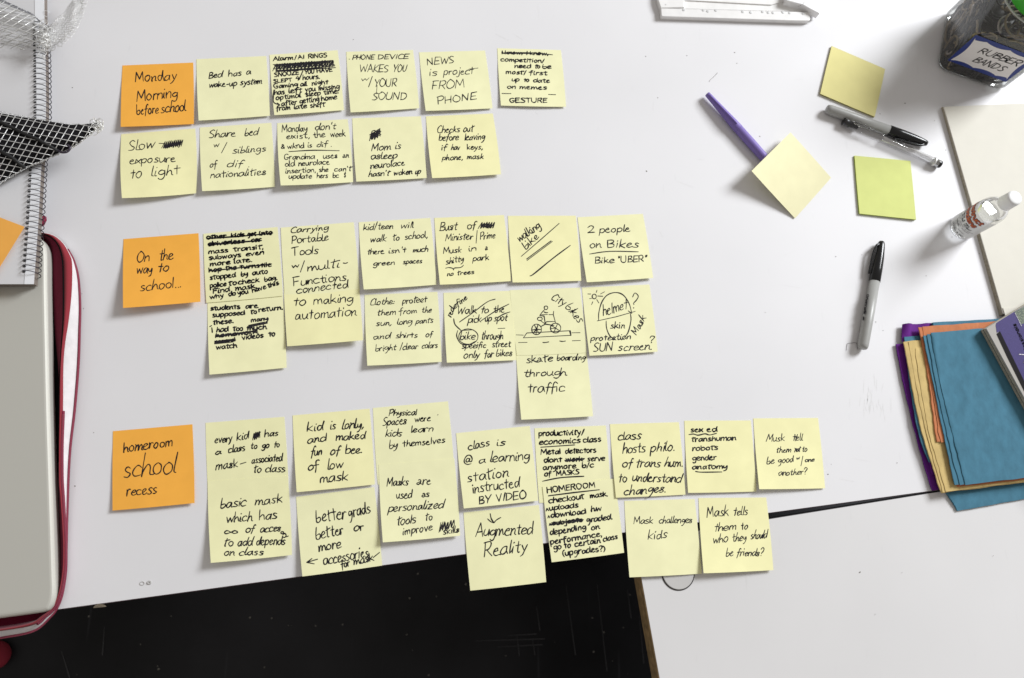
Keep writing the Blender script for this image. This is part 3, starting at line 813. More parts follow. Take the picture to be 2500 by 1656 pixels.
note('yellow note with a drawn sun and a head wearing a helmet', 'H', '787,98 1505,65 1592,778 868,822', '''
o 918 192 22 25
_ 850,165 882,166;_ 868,215 890,214;_ 903,248 890,278;_ 945,225 968,262;_ 955,187 1008,190;_ 985,165 1028,142;_ 948,125 940,150
/ 965,445 968,360 1000,250 1060,175 1150,150 1230,180 1290,270 1315,362
_ 950,452 1150,408 1355,350;_ 1280,345 1318,372
400 322 115|helmet 1010 1270
/ 1045,450 1050,530 1085,610 1150,655;/ 1303,372 1308,450 1275,580 1210,655
535 527 75|skin 1088 1242
665 648 66|protection 880 1305
778 757 88|SUN 905 1110|screen. 1168 1530
@? 1500 690 1552 680 75
@? 1305 320 1370 318 175
@Mask 1360 608 1468 425 80''', 2.1, ll=.004, lr=.003)
note('orange sticky note headed homeroom school recess', 'I', '62,208 822,142 843,895 58,968', '''
412 345 98|homeroom 160 630
660 612 200|school 155 660
830 805 105|recess 190 480''', 2.5, M_ORG, .004, .004, group=OG)
note('yellow note reading every kid has a class to go to, mask associated to class', 'I', '948,128 1702,70 1745,800 975,860', '''
325 280 75|every 1035 1200|kid 1245 1360
~ 1402 262 1470 235 32 4
_ 1400,275 1475,215
262 252 65|has 1512 1640
435 425 50|a 1040 1095
415 392 75|class 1165 1325
378 360 62|to 1378 1440|go 1485 1555|to 1600 1655
580 547 88|mask 1045 1255
_ 1280,522 1335,505
520 490 75|associated 1388 1680
605 595 75|to 1405 1480|class 1515 1705''', 2.5, M_YEL2, .0001, .0001, z0=.0002)
note('yellow note about a basic mask with endless accessories to add', 'I', '967,685 1735,632 1775,1392 998,1468', '''
950 892 92|basic 1085 1335|mask 1420 1680
1085 1045 95|which 1150 1395|has 1460 1630
1190 1190 62|∞ 1122 1255
1178 1165 75|of 1332 1410|acces 1470 1665
@ory 1662 1180 1722 1225 42
1310 1292 85|to 1115 1210|add 1250 1390|depends 1430 1710
1400 1390 70|on 1120 1220|class 1265 1500''', 2.5, M_YEL2, .012, .004, z0=.0004, bow=1.5)
note('yellow note reading kid is lonely because of low mask', 'J', '50,155 705,98 750,742 85,808', '''
290 272 75|kid 172 310|is 368 415
272 262 82|lonly, 470 655
395 372 68|and 178 335
370 352 70|maked 418 668
500 490 75|fun 205 300
492 472 78|of 365 450|bec. 500 640
625 602 82|of 178 270|low 340 480
728 705 85|mask 278 518''', 2.6, ll=.006, lr=.003)
note('yellow note about better grades or more accessories with an arrow pointing left', 'J', '80,848 745,765 812,1432 133,1525', '''
1065 1030 108|better 248 505
1030 985 105|grads 525 715
1210 1162 100|better 248 485
1140 1130 75|or 572 655
1312 1282 85|more 275 462
1430 1352 95|accessories 315 695
_ 262,1378 172,1405;_ 215,1372 172,1405 235,1418
1455 1390 70|for 465 540|mask 572 740
_ 735,1365 790,1320''', 2.6, ll=.008, lr=.003, slant=.1)
note('yellow note reading Physical Spaces where kids learn by themselves', 'J', '733,92 1372,35 1432,690 775,745', '''
160 150 52|Physical 868 1108
245 228 68|Spaces 815 1015
210 200 55|were 1088 1222
335 330 60|kids 838 978
300 290 58|learn 1052 1245
440 430 65|by 868 942
425 387 58|themselves 985 1345''', 2.2, ll=.0001, lr=.0001, z0=.0002)
note('yellow note reading Masks are used as personalized tools to improve skills', 'J', '783,575 1425,520 1475,1178 818,1235', '''
755 740 75|Masks 848 1032|äre 1105 1225
865 858 72|used 930 1065
850 845 58|äs 1150 1212
975 942 72|personalized 860 1330
1090 1070 80|tools 935 1098
1052 1042 70|to 1178 1238
1175 1130 70|improve 985 1240
~ 1305 1110 1430 1072 32 5
_ 1295,1150 1312,1065;_ 1305,1140 1330,1060;_ 1320,1120 1345,1060
1170 1150 60|skills 1330 1468''', 2.3, ll=.010, lr=.004, z0=.0004, bow=1.5)
note('yellow note reading Class is at a learning station instructed by video', 'K', '48,135 688,72 762,722 115,790', '''
285 245 72|class 155 340
245 240 65|is 400 472
410 402 85|@ 110 190
398 390 55|a 242 305
388 365 88|learning 345 685
565 512 95|station 145 505
660 602 95|instructed 190 600
750 702 68|BY 245 350|VIDEO 395 660''', 2.5, ll=.006, lr=.003, slant=.15)
note('yellow note reading Augmented Reality under a down arrow, hanging over the black gap', 'K', '113,825 768,760 832,1430 172,1505', '''
/ 345,835 355,880 378,915;/ 322,880 350,905 378,915;/ 378,915 400,890 438,868
1035 1012 108|Augmented 220 715
1212 1162 118|Reality 292 665''', 2.5, ll=.002, lr=.002, slant=.15)
note('yellow note with productivity and economics class above Metal detectors', 'K', '730,92 1350,68 1398,705 772,742', '''
160 148 46|productivity/ 765 1160
235 208 46|economics 770 1130|class 1155 1310
_ 785,257 1080,237
322 300 44|Metal 785 960|detectors 998 1268
390 374 44|dont 810 970|work 1005 1150|serve 1190 1342
_ 995,372 1165,355;_ 1000,380 1160,362
455 430 44|anymore 802 1092|b/c 1145 1248
512 492 42|of 818 875|MASKS 920 1118
/ 800,553 960,522 1160,510''', 2.8, ll=.0002, lr=.0002, slant=.0, xr=1.1)
note('yellow note headed HOMEROOM, lapping over the productivity note', 'K', '800,600 1425,530 1510,1175 880,1258', '''
655 607 48|HOMEROOM 842 1260
#w 1.15
_ 852,680 1070,652 1295,627
#w 1
745 705 46|checkout 855 1165
700 682 42|mask. 1215 1370
812 778 42|∧uploads 832 1112
875 835 44|∧download 845 1180
818 810 52|hw 1222 1315
940 905 40|∧subjects 858 1150
_ 862,935 1155,888;_ 880,925 1150,898;_ 880,915 1140,885
915 882 46|graded. 1185 1410
1025 968 48|depending 865 1180
980 965 42|on 1228 1298
1105 1030 46|performance, 868 1320
1150 1090 46|go 898 965|to 990 1048|certain 1082 1305
1080 1052 42|class 1328 1455
1205 1160 48|(upgrades?) 975 1350''', 2.8, ll=.003, lr=.002, z0=.0010, slant=.0, xr=1.12)
note('yellow note reading class hosts philo. of transhumanism to understand changes', 'L', '32,92 632,75 690,705 85,732', '''
230 222 78|class 98 298
348 335 88|hosts 142 338
335 320 85|philo. 385 598
468 460 80|of 138 225|trans 255 470|hum. 505 665
600 592 85|to 102 180
590 600 80|understand 225 650
715 682 82|changes. 150 520''', 2.5, ll=.003, lr=.002, slant=.2)
note('yellow note listing transhuman robots gender anatomy under a wavy underline', 'L', '680,62 1258,60 1307,678 713,690', '''
162 158 44|sex 735 845|ed 875 965
/ 720,183 760,178 800,188 860,176 900,186 960,172
245 230 42|transhuman 740 1130
325 314 42|robots 748 975
410 402 44|gender 750 960
485 480 42|anatomy 748 1055
/ 778,503 830,510 1008,508''', 2.6, ll=.003, lr=.002, slant=.0, xr=1.1)
note('yellow note at the right end of its row reading tell them to be good', 'L', '1280,42 1843,38 1905,650 1332,658', '''
245 232 62|Musk 1392 1550|tell 1618 1708
_ 1640,180 1660,235;_ 1665,182 1645,238
340 330 52|them 1480 1605|not 1640 1685|to 1705 1748
_ 1640,325 1685,300;_ 1640,300 1685,330
440 422 58|be 1395 1460|good 1495 1628
402 395 30|w 1655 1685
_ 1712,370 1695,455
422 415 40|one 1728 1812
540 525 55|another? 1498 1745''', 1.9, ll=.008, lr=.002, bow=1)
note('yellow note reading Mask challenges kids', 'L', '158,760 770,743 830,1393 203,1425', '''
960 952 62|Mask 238 405|challenges 458 745
1098 1082 80|kids 358 528''', 1.9, ll=.004, lr=.003)
note('yellow note reading Mask tells them who they should be friends with', 'L', '803,735 1392,730 1455,1362 848,1390', '''
905 888 95|Mask 875 1060
888 885 74|tells 1105 1228
1025 1005 68|them 935 1130|to 1172 1232
1130 1105 75|who 928 1058|they 1098 1218
1090 1086 72|should 1255 1395
1240 1238 70|be 1040 1100|friends? 1132 1362''', 2.0, ll=.010, lr=.003, bow=1.2)

# ------------------------------------------------------------------ pads and the loose note on the pen
def pad(label, corners, m, medge, th, ll, lr):
    sh = Sheet(pts('N', corners), th + .0002, ll, lr, 0.4); o = sh.mesh('note_pad', m, th=.0001)
    tag(o, label, 'note pad')
    q = [U(p, th) for p in pts('N', corners)]
    b = MB(); n = 5
    for k in range(n):
        j = [random.uniform(-.00015, .00015) for _ in range(2)]
        prism(b, [(v.x + j[0], v.y + j[1]) for v in q], k * th / n + .00002, (k + 1) * th / n - .00002)
    b.build('paper_stack', medge, o)
    return o
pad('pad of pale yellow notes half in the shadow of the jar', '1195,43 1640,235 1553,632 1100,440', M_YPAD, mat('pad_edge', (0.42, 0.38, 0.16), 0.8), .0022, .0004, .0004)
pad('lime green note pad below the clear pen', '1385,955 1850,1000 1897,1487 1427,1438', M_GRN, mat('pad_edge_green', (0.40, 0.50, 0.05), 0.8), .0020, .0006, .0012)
note('blank pale yellow note lying askew over the end of the purple pen', 'N', '528,1083 852,762 1190,1140 890,1477', '', m=paper('pale_note_paper', (0.84, 0.80, 0.52)),
     ll=.001, lr=.0035, z0=.0008, bow=.6, group=None, tilt=lambda u, v: (1 - v) ** 1.15 * (.0195 * (1 - u) + .0095 * u))

# ------------------------------------------------------------------ pens
def axis_pen(name, label, p0, p1, z, cat='pen'):
    a = U(p0, z); d = (U(p1, z) - a); L_ = d.length; d.normalize()
    t = empty(name, (a.x, a.y, 0)); tag(t, label, cat)
    return t, a, d, L_
def marker(label, p0, p1, clip_side, group='grey and black permanent markers'):
    t, a, d, L_ = axis_pen('marker_pen', label, p0, p1, .0063, 'marker'); k = L_ / .137
    t['group'] = group
    b = MB(); lathe(b, a, d, [(0, .0032), (.0006, .0046), (.002, .0055), (.005, .0060), (.03 * k, .0061), (.086 * k, .0060)], 36); b.build('barrel', M_GREYP, t, True)
    b = MB(); lathe(b, a, d, [(.084 * k, .0060), (.0842 * k, .0063), (.10 * k, .0063), (.115 * k, .0058), (.128 * k, .0047), (.1345 * k, .0038), (.1365 * k, .0030), (.137 * k, .0015)], 36); b.build('cap', M_BLACKP, t, True)
    s = Vector((-d.y, d.x, 0)) * clip_side
    path = [a + d * (.1315 * k) + s * .0035 + Vector((0, 0, .001)), a + d * (.129 * k) + s * .0060 + Vector((0, 0, .0015)), a + d * (.122 * k) + s * .0080 + Vector((0, 0, .0015)),
            a + d * (.110 * k) + s * .0087 + Vector((0, 0, .001)), a + d * (.092 * k) + s * .0084]
    b = MB(); tube(b, smooth_line(path, 5), lambda t_: .0016 - .0005 * t_, 8); b.build('clip', M_BLACKP, t, True)
    return t, a, d
t_, a_, d_ = marker('black capped marker lying alone near the coloured papers, handwriting on its barrel', (2105.5, 852), (2152.5, 590), 1)
def on_barrel(p, a=a_, d=d_, r=.00615, zc=.0063):
    z = zc + r
    for _ in range(6):
        w = U(p, z); v = Vector((w.x - a.x, w.y - a.y, 0)); dd = abs(v.x * d.y - v.y * d.x); z = zc + math.sqrt(max(0, r * r - min(dd, r) ** 2)) + .00015
    return U(p, z)
b = MB(); ribbons(b, word_strokes('Ohannale', C('P', 372, 775), C('P', 335, 1010), 30 * CR['P'][2], .1, 1.0) + word_strokes('=', C('P', 325, 1045), C('P', 320, 1090), 26 * CR['P'][2]), 1.5, on_barrel)
b.build('handwritten_line', M_INK, t_)
marker('black capped marker lying beside the clear pen', (2017.5, 265.5), (2263.5, 351), -1)

t, a, d, L_ = axis_pen('purple_pen', 'purple felt pen with its end under a blank yellow note', C('N', 157, 441), C('N', 700, 1048), .0058)
b = MB(); lathe(b, a, d, [(0, .0020), (.0004, .0031), (.004, .0033), (.03, .0044), (.045, .0052), (.0575, .0056), (.0579, .0052)], 32); b.build('cap', M_PURPLEP, t, True)
b = MB(); lathe(b, a, d, [(.0572, .0051), (.0585, .0054), (.08, .0055), (L_ - .004, .0050), (L_, .0042)], 32); b.build('barrel', M_PURPLEP, t, True)
s = Vector((-d.y, d.x, 0))
b = MB(); tube(b, smooth_line([a + d * .004 + Vector((0, 0, .0036)) - s * .0010, a + d * .02 + Vector((0, 0, .0048)) - s * .0012, a + d * .04 + Vector((0, 0, .0060)) - s * .0012, a + d * .052 + Vector((0, 0, .0062)) - s * .0010], 4), .0009, 8); b.build('clip', M_PURPLEP, t, True)

M_CLEAR = clear_plastic('clear_pen_plastic', (0.965, 0.965, 0.97), .10, .05, .0)
t, a, d, L_ = axis_pen('clear_pen', 'empty clear plastic pen with black end plugs beside the marker', C('N', 1288, 668), C('N', 2103, 1032), .0056)
b = MB(); lathe(b, a, d, [(.001, .0054), (.012, .0056), (.05, .0056), (.0505, .0060), (.052, .0060), (.0525, .0052), (L_ - .004, .0050)], 32); b.build('barrel', M_CLEAR, t, True)
b = MB(); lathe(b, a, d, [(.0, .0040), (.0008, .0048), (.009, .0048), (.0095, .0030), (.02, .0022)], 24); b.build('plug', M_BLACKP, t, True)
b = MB(); lathe(b, a, d, [(L_ - .010, .0030), (L_ - .0095, .0045), (L_ - .001, .0047), (L_, .0040)], 24); b.build('plug', M_BLACKP, t, True)
b = MB(); lathe(b, a, d, [(L_ - .0105, .0053), (L_ - .0102, .0056), (L_ - .0085, .0056), (L_ - .0082, .0053)], 24); b.build('metal_ring', M_SILVERW, t, True)
b = MB(); lathe(b, a, d, [(.0545, .0030), (.056, .0034), (L_ - .012, .0034)], 20); b.build('ink_tube', clear_plastic('ink_tube_plastic', (0.95, 0.95, 0.96), .06, .1, .02), t, True)
s = Vector((-d.y, d.x, 0))
lp = []
for k in range(15):
    al = 2 * math.pi * k / 14; lp.append(a + d * (.023 + .0115 * math.cos(al)) - s * (-.0002 + .0024 * math.sin(al)) + Vector((0, 0, .0062)))
b = MB(); tube(b, lp, .00055, 6); b.build('clip', clear_plastic('clip_plastic', (0.55, 0.53, 0.48), .2, .1, .1), t, True)
b = MB(); tube(b, [a + d * .012 + Vector((0, 0, .0058)) + s * .002, a + d * .05 + Vector((0, 0, .0060)) + s * .0024], .0004, 6); b.build('seam', mat('pen_seam', (.12, .12, .12), .3), t, True)

# small litter
b = MB(); tube(b, smooth_line([tuple(U(C('P', *q), .0005)) for q in ((130, 1450), (138, 1385), (146, 1366), (190, 1361), (240, 1358), (256, 1375), (265, 1440))], 4), .00022, 5)
tag(b.build('staple', mat('staple_metal', (.25, .24, .25), .4, metal=.8)), 'bent open staple beside the butt of the lone marker', 'staple')
M_HAIR = mat('hair', (.12, .09, .07), .6)
for lab, cr, q in (('thin curved hair on the table above the tip of the purple pen', 'N', ((178, 340), (182, 328), (215, 298), (245, 266))),
                   ('short dark hair lying on the right end of the white tray', 'W', ((1895, 82), (1935, 65), (1965, 40), (1975, 15)))):
    b = MB(); tube(b, smooth_line([tuple(U(C(cr, *w), .0004 if cr == 'N' else .0205)) for w in q], 4), .00016, 5); tag(b.build('hair', M_HAIR), lab, 'hair')
b = MB(); rnd = random.Random(3)
spk = [C('N', 388, 98), C('N', 405, 187), C('N', 596, 796), C('N', 1597, 607), C('N', 1805, 520), C('N', 2050, 665), C('R', 840, 1018), C('T', 697, 728), C('T', 683, 605), C('T', 660, 483), C('W', 1098, 662),
       C('L', 1958, 441), C('L', 1930, 528), C('P', 480, 1110), C('P', 567, 1212), C('Y', 122, 370), C('I', 876, 1417), C('I', 1265, 828), C('U', 438, 447), C('N', 2143, 910), C('Q', 85, 1170), C('M', 52, 1467), C('o', 45, 1048), (2100, 1397), (2425, 1357), (2137, 1500), (2202, 1398)]
spk += [(rnd.uniform(200, 2400), rnd.uniform(60, 1250)) for _ in range(22)]
for p in spk[:16] + spk[17:]:
    for _ in range(1):
        q = U(p); r = rnd.uniform(.0002, .0005); an = rnd.uniform(0, 6.3); st_x = rnd.uniform(1, 2.2)
        ring = [(q.x + r * (st_x * math.cos(k) * math.cos(an) - math.sin(k) * math.sin(an)), q.y + r * (st_x * math.cos(k) * math.sin(an) + math.sin(k) * math.cos(an))) for k in (0, 1.1, 2.2, 3.3, 4.4, 5.3)]
        prism(b, ring, .00005, .0003)
tag(b.build('crumbs', mat('crumb', (.16, .14, .12), .9)), 'tiny dark specks of dust scattered over the white table', None, kind='stuff')

# ------------------------------------------------------------------ cement bottle
BC = Vector((0.6525, 0.3655, 0)); FA = math.atan2(-BC.y, -BC.x)
bt = empty('cement_bottle', BC); tag(bt, 'small clear bottle of plastic cement with a white cap', 'bottle')
RB = .0160
M_BCL = clear_plastic('bottle_plastic', (0.97, 0.975, 0.98), .13, .05, .06)
Z = Vector((0, 0, 1))
b = MB(); lathe(b, BC + Z * .0002, Z, [(0, .0125), (.0006, .0150), (.003, RB), (.052, RB), (.056, .0156), (.060, .0143), (.0640, .0118), (.0672, .0088), (.069, .0072), (.073, .0070)], 48); b.build('bottle_body', M_BCL, bt, True)
b = MB(); lathe(b, BC + Z * .0010, Z, [(0, .0135), (.003, .0150), (.045, .0150), (.0451, .0148)], 40); b.build('liquid', clear_plastic('cement_liquid', (0.96, 0.965, 0.965), .08, .05, .03), bt, True)
b = MB(); lathe(b, BC + Z * .0715, Z, [(0, .0086), (.0005, .0089), (.0150, .0086), (.0162, .0080), (.0168, .0062), (.0169, .001)], 40)
b.build('cap', mat('white_cap', (.86, .86, .86), .45, bump=(400, .05, .0003)), bt, True)
def lab(s, h, dr=0.0): # arc length from the facing line and height to a point on the label
    an = FA + s / RB; r = RB + .00015 + dr
    return Vector((BC.x + r * math.cos(an), BC.y + r * math.sin(an), h))
b = MB(); n = 30; v = []; f = []
for i in range(n + 1):
    for h in (.0055, .0500): v.append(lab(-.040 + .064 * i / n, h))
for i in range(n): f.append((2 * i, 2 * i + 2, 2 * i + 3, 2 * i + 1))
b.add(v, f); b.build('label', clear_plastic('label_film', (.95, .95, .93), .08, .2, .62), bt, True)
M_LORG = mat('label_orange', (.52, .115, .03), .5); M_LDK = mat('label_dark', (.06, .02, .05), .5)
def lab_word(txt, s0, s1, h, cap, w, m, dr=.0001, name='label_text'):
    st_ = word_strokes(txt, (s0 * 1e4, -h * 1e4), (s1 * 1e4, -h * 1e4), cap * 1e4, 0, 1.05, .25)
    b = MB(); ribbons(b, st_, w * 1e4, lambda p: lab(p[0] / 1e4, -p[1] / 1e4, dr)); b.build(name, m, bt)
lab_word('plastruct', -.0260, .0090, .0405, .0068, .0024, M_LDK); lab_word('plastruct', -.0260, .0090, .0405, .0068, .0012, M_LORG, .0003)
lab_word('bondene', -.0225, .0075, .0315, .0068, .0024, M_LDK); lab_word('bondene', -.0225, .0075, .0315, .0068, .0012, M_LORG, .0003)
lab_word('STYRENE', -.022, -.0085, .0268, .0022, .0005, M_INK); lab_word('&', -.0065, -.0048, .0268, .0022, .0005, M_INK); lab_word('ABS', -.0025, .0040, .0268, .0022, .0005, M_INK)
lab_word('SOLVENT', -.0155, -.0045, .0236, .0022, .0005, M_INK); lab_word('CEMENT', -.0022, .0092, .0236, .0022, .0005, M_INK)
M_LG = mat('label_grey_print', (.22, .21, .22), .6)
for i, (tx, s0, s1, h, c_) in enumerate((('bonds', -.018, -.010, .0208, .0015), ('plastic', -.008, .001, .0208, .0015), ('to', .003, .005, .0208, .0015), ('plastic', .0065, .0145, .0208, .0015),
        ('one', -.017, -.012, .0184, .0014), ('brush', -.010, -.002, .0184, .0014), ('application', 0, .011, .0184, .0014),
        ('WARNING:', -.013, -.003, .0156, .0017), ('IRRITANT', -.001, .0085, .0130, .0015), ('EYE', -.012, -.007, .0130, .0015), ('VAPOR', -.011, -.002, .0106, .0014),
        ('CAUTIONS', -.012, -.0005, .0082, .0019), ('ON', .001, .0035, .0082, .0019), ('BACK', .005, .0105, .0082, .0019))):
    lab_word(tx, s0, s1, h, c_, .00035, M_INK if c_ > .0016 else M_LG)

# ------------------------------------------------------------------ jar of rubber bands
F0 = U(C('M', 520, 1000)); F1 = U(C('M', 1400, 1310)); je = (F1 - F0).normalized(); jn = Vector((-je.y, je.x, 0))
HW = .048; JC = F0 + je * (HW - .004) + jn * HW
jar = empty('rubber_band_jar', (JC.x, JC.y, 0)); tag(jar, 'clear plastic jar labelled RUBBER BANDS with a green lid', 'jar')
def rsq(hw, rc, z, n=8):
    out = []
    for cx, cy, a0 in ((1, -1, -90), (1, 1, 0), (-1, 1, 90), (-1, -1, 180)):
        for k in range(n + 1):
            an = math.radians(a0 + 90 * k / n); out.append(JC + je * (cx * (hw - rc) + rc * math.cos(an)) + jn * (cy * (hw - rc) + rc * math.sin(an)) + Z * z)
    return out
def ringloft(b, rings):
    base = len(b.v); n = len(rings[0])
    for r in rings: b.v += r
    for i in range(len(rings) - 1):
        for k in range(n): b.f.append((base + i * n + k, base + i * n + (k + 1) % n, base + (i + 1) * n + (k + 1) % n, base + (i + 1) * n + k))
    b.f.append(tuple(base + k for k in range(n - 1, -1, -1)))
    return b
M_JAR = clear_plastic('jar_plastic', (0.90, 0.91, 0.90), .15, .07, .03)
b = MB(); ringloft(b, [rsq(HW - .006, .012, .0003), rsq(HW - .002, .013, .0015), rsq(HW, .014, .006), rsq(HW, .014, .070), rsq(HW - .002, .018, .084), rsq(HW - .007, .026, .096), rsq(HW - .010, .0375, .104), rsq(HW - .010, .0379, .118)]); b.build('jar_body', M_JAR, jar, True)
b = MB(); JV = Vector((JC.x, JC.y, 0)); lathe(b, JV + Z * .110, Z, [(0, .0400), (.001, .0420), (.022, .0420), (.0235, .0405), (.0238, .036), (.0220, .0355), (.0218, .001)], 56); b.build('lid', mat('green_lid', (.045, .36, .03), .35, spec=.5), jar, True)
b = MB(); pr = []
for k in range(57):
    an = 2 * math.pi * k / 56; pr.append(JV + Vector((math.cos(an), math.sin(an), 0)) * .0435 + Z * .106)
tube(b, pr, .0012, 6); b.build('neck_ring', clear_plastic('neck_plastic', (.75, .80, .72), .15, .2, .35), jar, True)
# label on the front face
def jface(s, h, d=.0004): return JC + je * s - jn * (HW + d) + Z * h
LB0, LB1 = .017, .066
def jlabel(s0, s1, h0, h1, d, amp):
    p = []
    N_ = 40
    for i in range(N_): t = i / N_; p.append((s0 + (s1 - s0) * t, h0 + amp * abs(math.sin(t * math.pi * 2.5)) ** .8))
    for i in range(20): t = i / 20; p.append((s1 - amp * math.sin(t * math.pi) * 1.2, h0 + (h1 - h0) * t))
    for i in range(N_): t = i / N_; p.append((s1 - (s1 - s0) * t, h1 - amp * abs(math.sin(t * math.pi * 2.5)) ** .8))
    for i in range(20): t = i / 20; p.append((s0 + amp * math.sin(t * math.pi) * 1.2, h1 - (h1 - h0) * t))
    return [jface(a, h, d) for a, h in p]
def flatpoly2(b, P_): b.add(P_, [tuple(range(len(P_)))]); return b
def flatpoly(b, P_):
    c = Vector((0, 0, 0))
    for q in P_: c += q
    n = len(P_); b.add(P_ + [c / n], [(i, (i + 1) % n, n) for i in range(n)]); return b
b = MB(); b.add([jface(-.0462, .0215), jface(.0350, .0195), jface(.0350, .0705), jface(-.0462, .0725)], [(0, 1, 2, 3)]); b.build('label_border', mat('blue_label', (.015, .035, .22), .5), jar)
b = MB(); flatpoly2(b, jlabel(-.0435, .0325, .0240, .0680, .0006, .0030)); b.build('label', mat('label_paper', (.80, .77, .78), .6), jar)
def jw(txt, s0, s1, h, cap):
    st_ = word_strokes(txt, (s0 * 1e4, -h * 1e4), (s1 * 1e4, -h * 1e4), cap * 1e4, .2, 1, .7)
    b = MB(); ribbons(b, st_, 12, lambda p: jface(p[0] / 1e4, -p[1] / 1e4, .0008)); b.build('handwritten_line', M_INK, jar)
jw('RUBBER', -.0265, .0260, .0490, .0100); jw('BANDS', -.0220, .0180, .0335, .0100)
# the bands inside
rnd = random.Random(11); b = MB(); mi = []
mats = [mat('band_black', (.012, .012, .012), .45), mat('band_grey', (.09, .075, .06), .45), mat('band_tan', (.30, .22, .13), .5), mat('band_pale', (.42, .36, .34), .5)]
for k in range(190):
    nf0 = len(b.f)
    side = rnd.random()
    cx, cy, cz = rnd.uniform(-.034, .034), rnd.uniform(-.034, .034), rnd.uniform(.008, .066)
    if side < .45: cy = -.039
    elif side < .7: cx = -.039
    elif side < .85: cz = .070 + rnd.uniform(-.006, .010); cx *= .7; cy *= .7
    nr = Vector((rnd.gauss(0, 1), rnd.gauss(0, 1), rnd.gauss(0, 1)))
    if cy == -.039: nr = Vector((rnd.gauss(0, .25), 1, rnd.gauss(0, .25)))
    if cx == -.039: nr = Vector((1, rnd.gauss(0, .25), rnd.gauss(0, .25)))
    if side >= .7: nr = Vector((rnd.gauss(0, .3), rnd.gauss(0, .3), 1))
    nr.normalize(); ax = nr.orthogonal().normalized(); ay = nr.cross(ax); rx = rnd.uniform(.010, .026); ry = rx * rnd.uniform(.35, .9); w0 = rnd.uniform(0, 6)
    pth = []
    for i in range(20):
        an = 2 * math.pi * i / 20; q = ax * (rx * math.cos(an)) + ay * (ry * math.sin(an)) + nr * (.002 * math.sin(2 * an + w0))
        x, y, z = cx + q.x, cy + q.y, cz + q.z; lim = HW - .0045
        x = max(-lim, min(lim, x)); y = max(-lim, min(lim, y)); z = max(.004, min(.088, z))
        rr = math.hypot(x, y)
        if rr > .056: x *= .056 / rr; y *= .056 / rr
        pth.append(JC + je * x + jn * y + Z * z)
    tube(b, pth, rnd.uniform(.0008, .0016), 5, closed=True)
    m_ = rnd.choices([0, 1, 2, 3], [.50, .14, .24, .12])[0]; mi += [m_] * (len(b.f) - nf0)
nf0 = len(b.f); ringloft(b, [rsq(HW - .012, .012, .004), rsq(HW - .009, .012, .02), rsq(HW - .009, .014, .050), rsq(HW - .022, .014, .066)]); n_ = 36; top = len(b.v) - n_; b.f.append(tuple(range(top, top + n_))); mi += [0] * (len(b.f) - nf0)
o = b.build('rubber_bands', mats, None, True); o.data.polygons.foreach_set('material_index', mi)
tag(o, 'tangle of dark and tan rubber bands filling the jar', None, kind='stuff')

# ------------------------------------------------------------------ cream card pad, tissue papers, magazine
pd = empty('card_pad', U((2420, 500))); tag(pd, 'stack of cream card under the white capped bottle at the right edge', 'card stack')
rnd = random.Random(5)
for k in range(4):
    z1 = .0014 * (k + 1); sh_ = rnd.uniform(-1.2, 1.2); b = MB()
    P_ = [(2299 + k * 1.5 + sh_, 262 - k * .3), (2600, 249 - k * .3), (2600, 763 - k * 1.6), (2441 + k * 2.6 + sh_, 771 - k * 1.6)]
    q = [U(p, z1) for p in P_]
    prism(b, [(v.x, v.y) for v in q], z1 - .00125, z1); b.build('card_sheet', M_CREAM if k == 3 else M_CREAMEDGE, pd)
b = MB(); q = [U(p, .0064) for p in ((2449, 752), (2600, 745), (2600, 790), (2456, 775))]; prism(b, [(v.x, v.y) for v in q], .0058, .0064)
tag(b.build('card_slip', M_CREAM), 'small cream slip poking out between card stack and magazine', 'paper slip')

def tissue(name, col):
    m = mat(name, col, .8, spec=.2, sheen=.15)
    nt = m.node_tree; N = nt.nodes; Lk = nt.links; p = N['Principled BSDF']; tc = N.new('ShaderNodeTexCoord')
    mp = N.new('ShaderNodeMapping'); mp.inputs['Rotation'].default_value = (0, 0, .25); mp.inputs['Scale'].default_value = (1.7, 1, 1); Lk.new(tc.outputs['Object'], mp.inputs[0])
    nz = N.new('ShaderNodeTexNoise'); nz.inputs['Scale'].default_value = 60; nz.inputs['Detail'].default_value = 6; nz.inputs['Roughness'].default_value = .65; Lk.new(mp.outputs[0], nz.inputs['Vector'])
    r = N.new('ShaderNodeMapRange'); r.inputs[1].default_value = .3; r.inputs[2].default_value = .7; r.inputs[3].default_value = .86; r.inputs[4].default_value = 1.14; Lk.new(nz.outputs['Fac'], r.inputs[0])
    mx = N.new('ShaderNodeVectorMath'); mx.operation = 'SCALE'; mx.inputs[0].default_value = col; Lk.new(r.outputs[0], mx.inputs['Scale']); Lk.new(mx.outputs[0], p.inputs['Base Color'])
    bp = N.new('ShaderNodeBump'); bp.inputs['Strength'].default_value = .22; bp.inputs['Distance'].default_value = .0008; Lk.new(nz.outputs['Fac'], bp.inputs['Height']); Lk.new(bp.outputs[0], p.inputs['Normal'])
    return m
M_TB = tissue('blue_tissue', (.062, .190, .275)); M_TP = tissue('purple_tissue', (.125, .012, .22)); M_TY = tissue('yellow_tissue', (.62, .46, .19)); M_TO = tissue('orange_tissue', (.56, .20, .085))
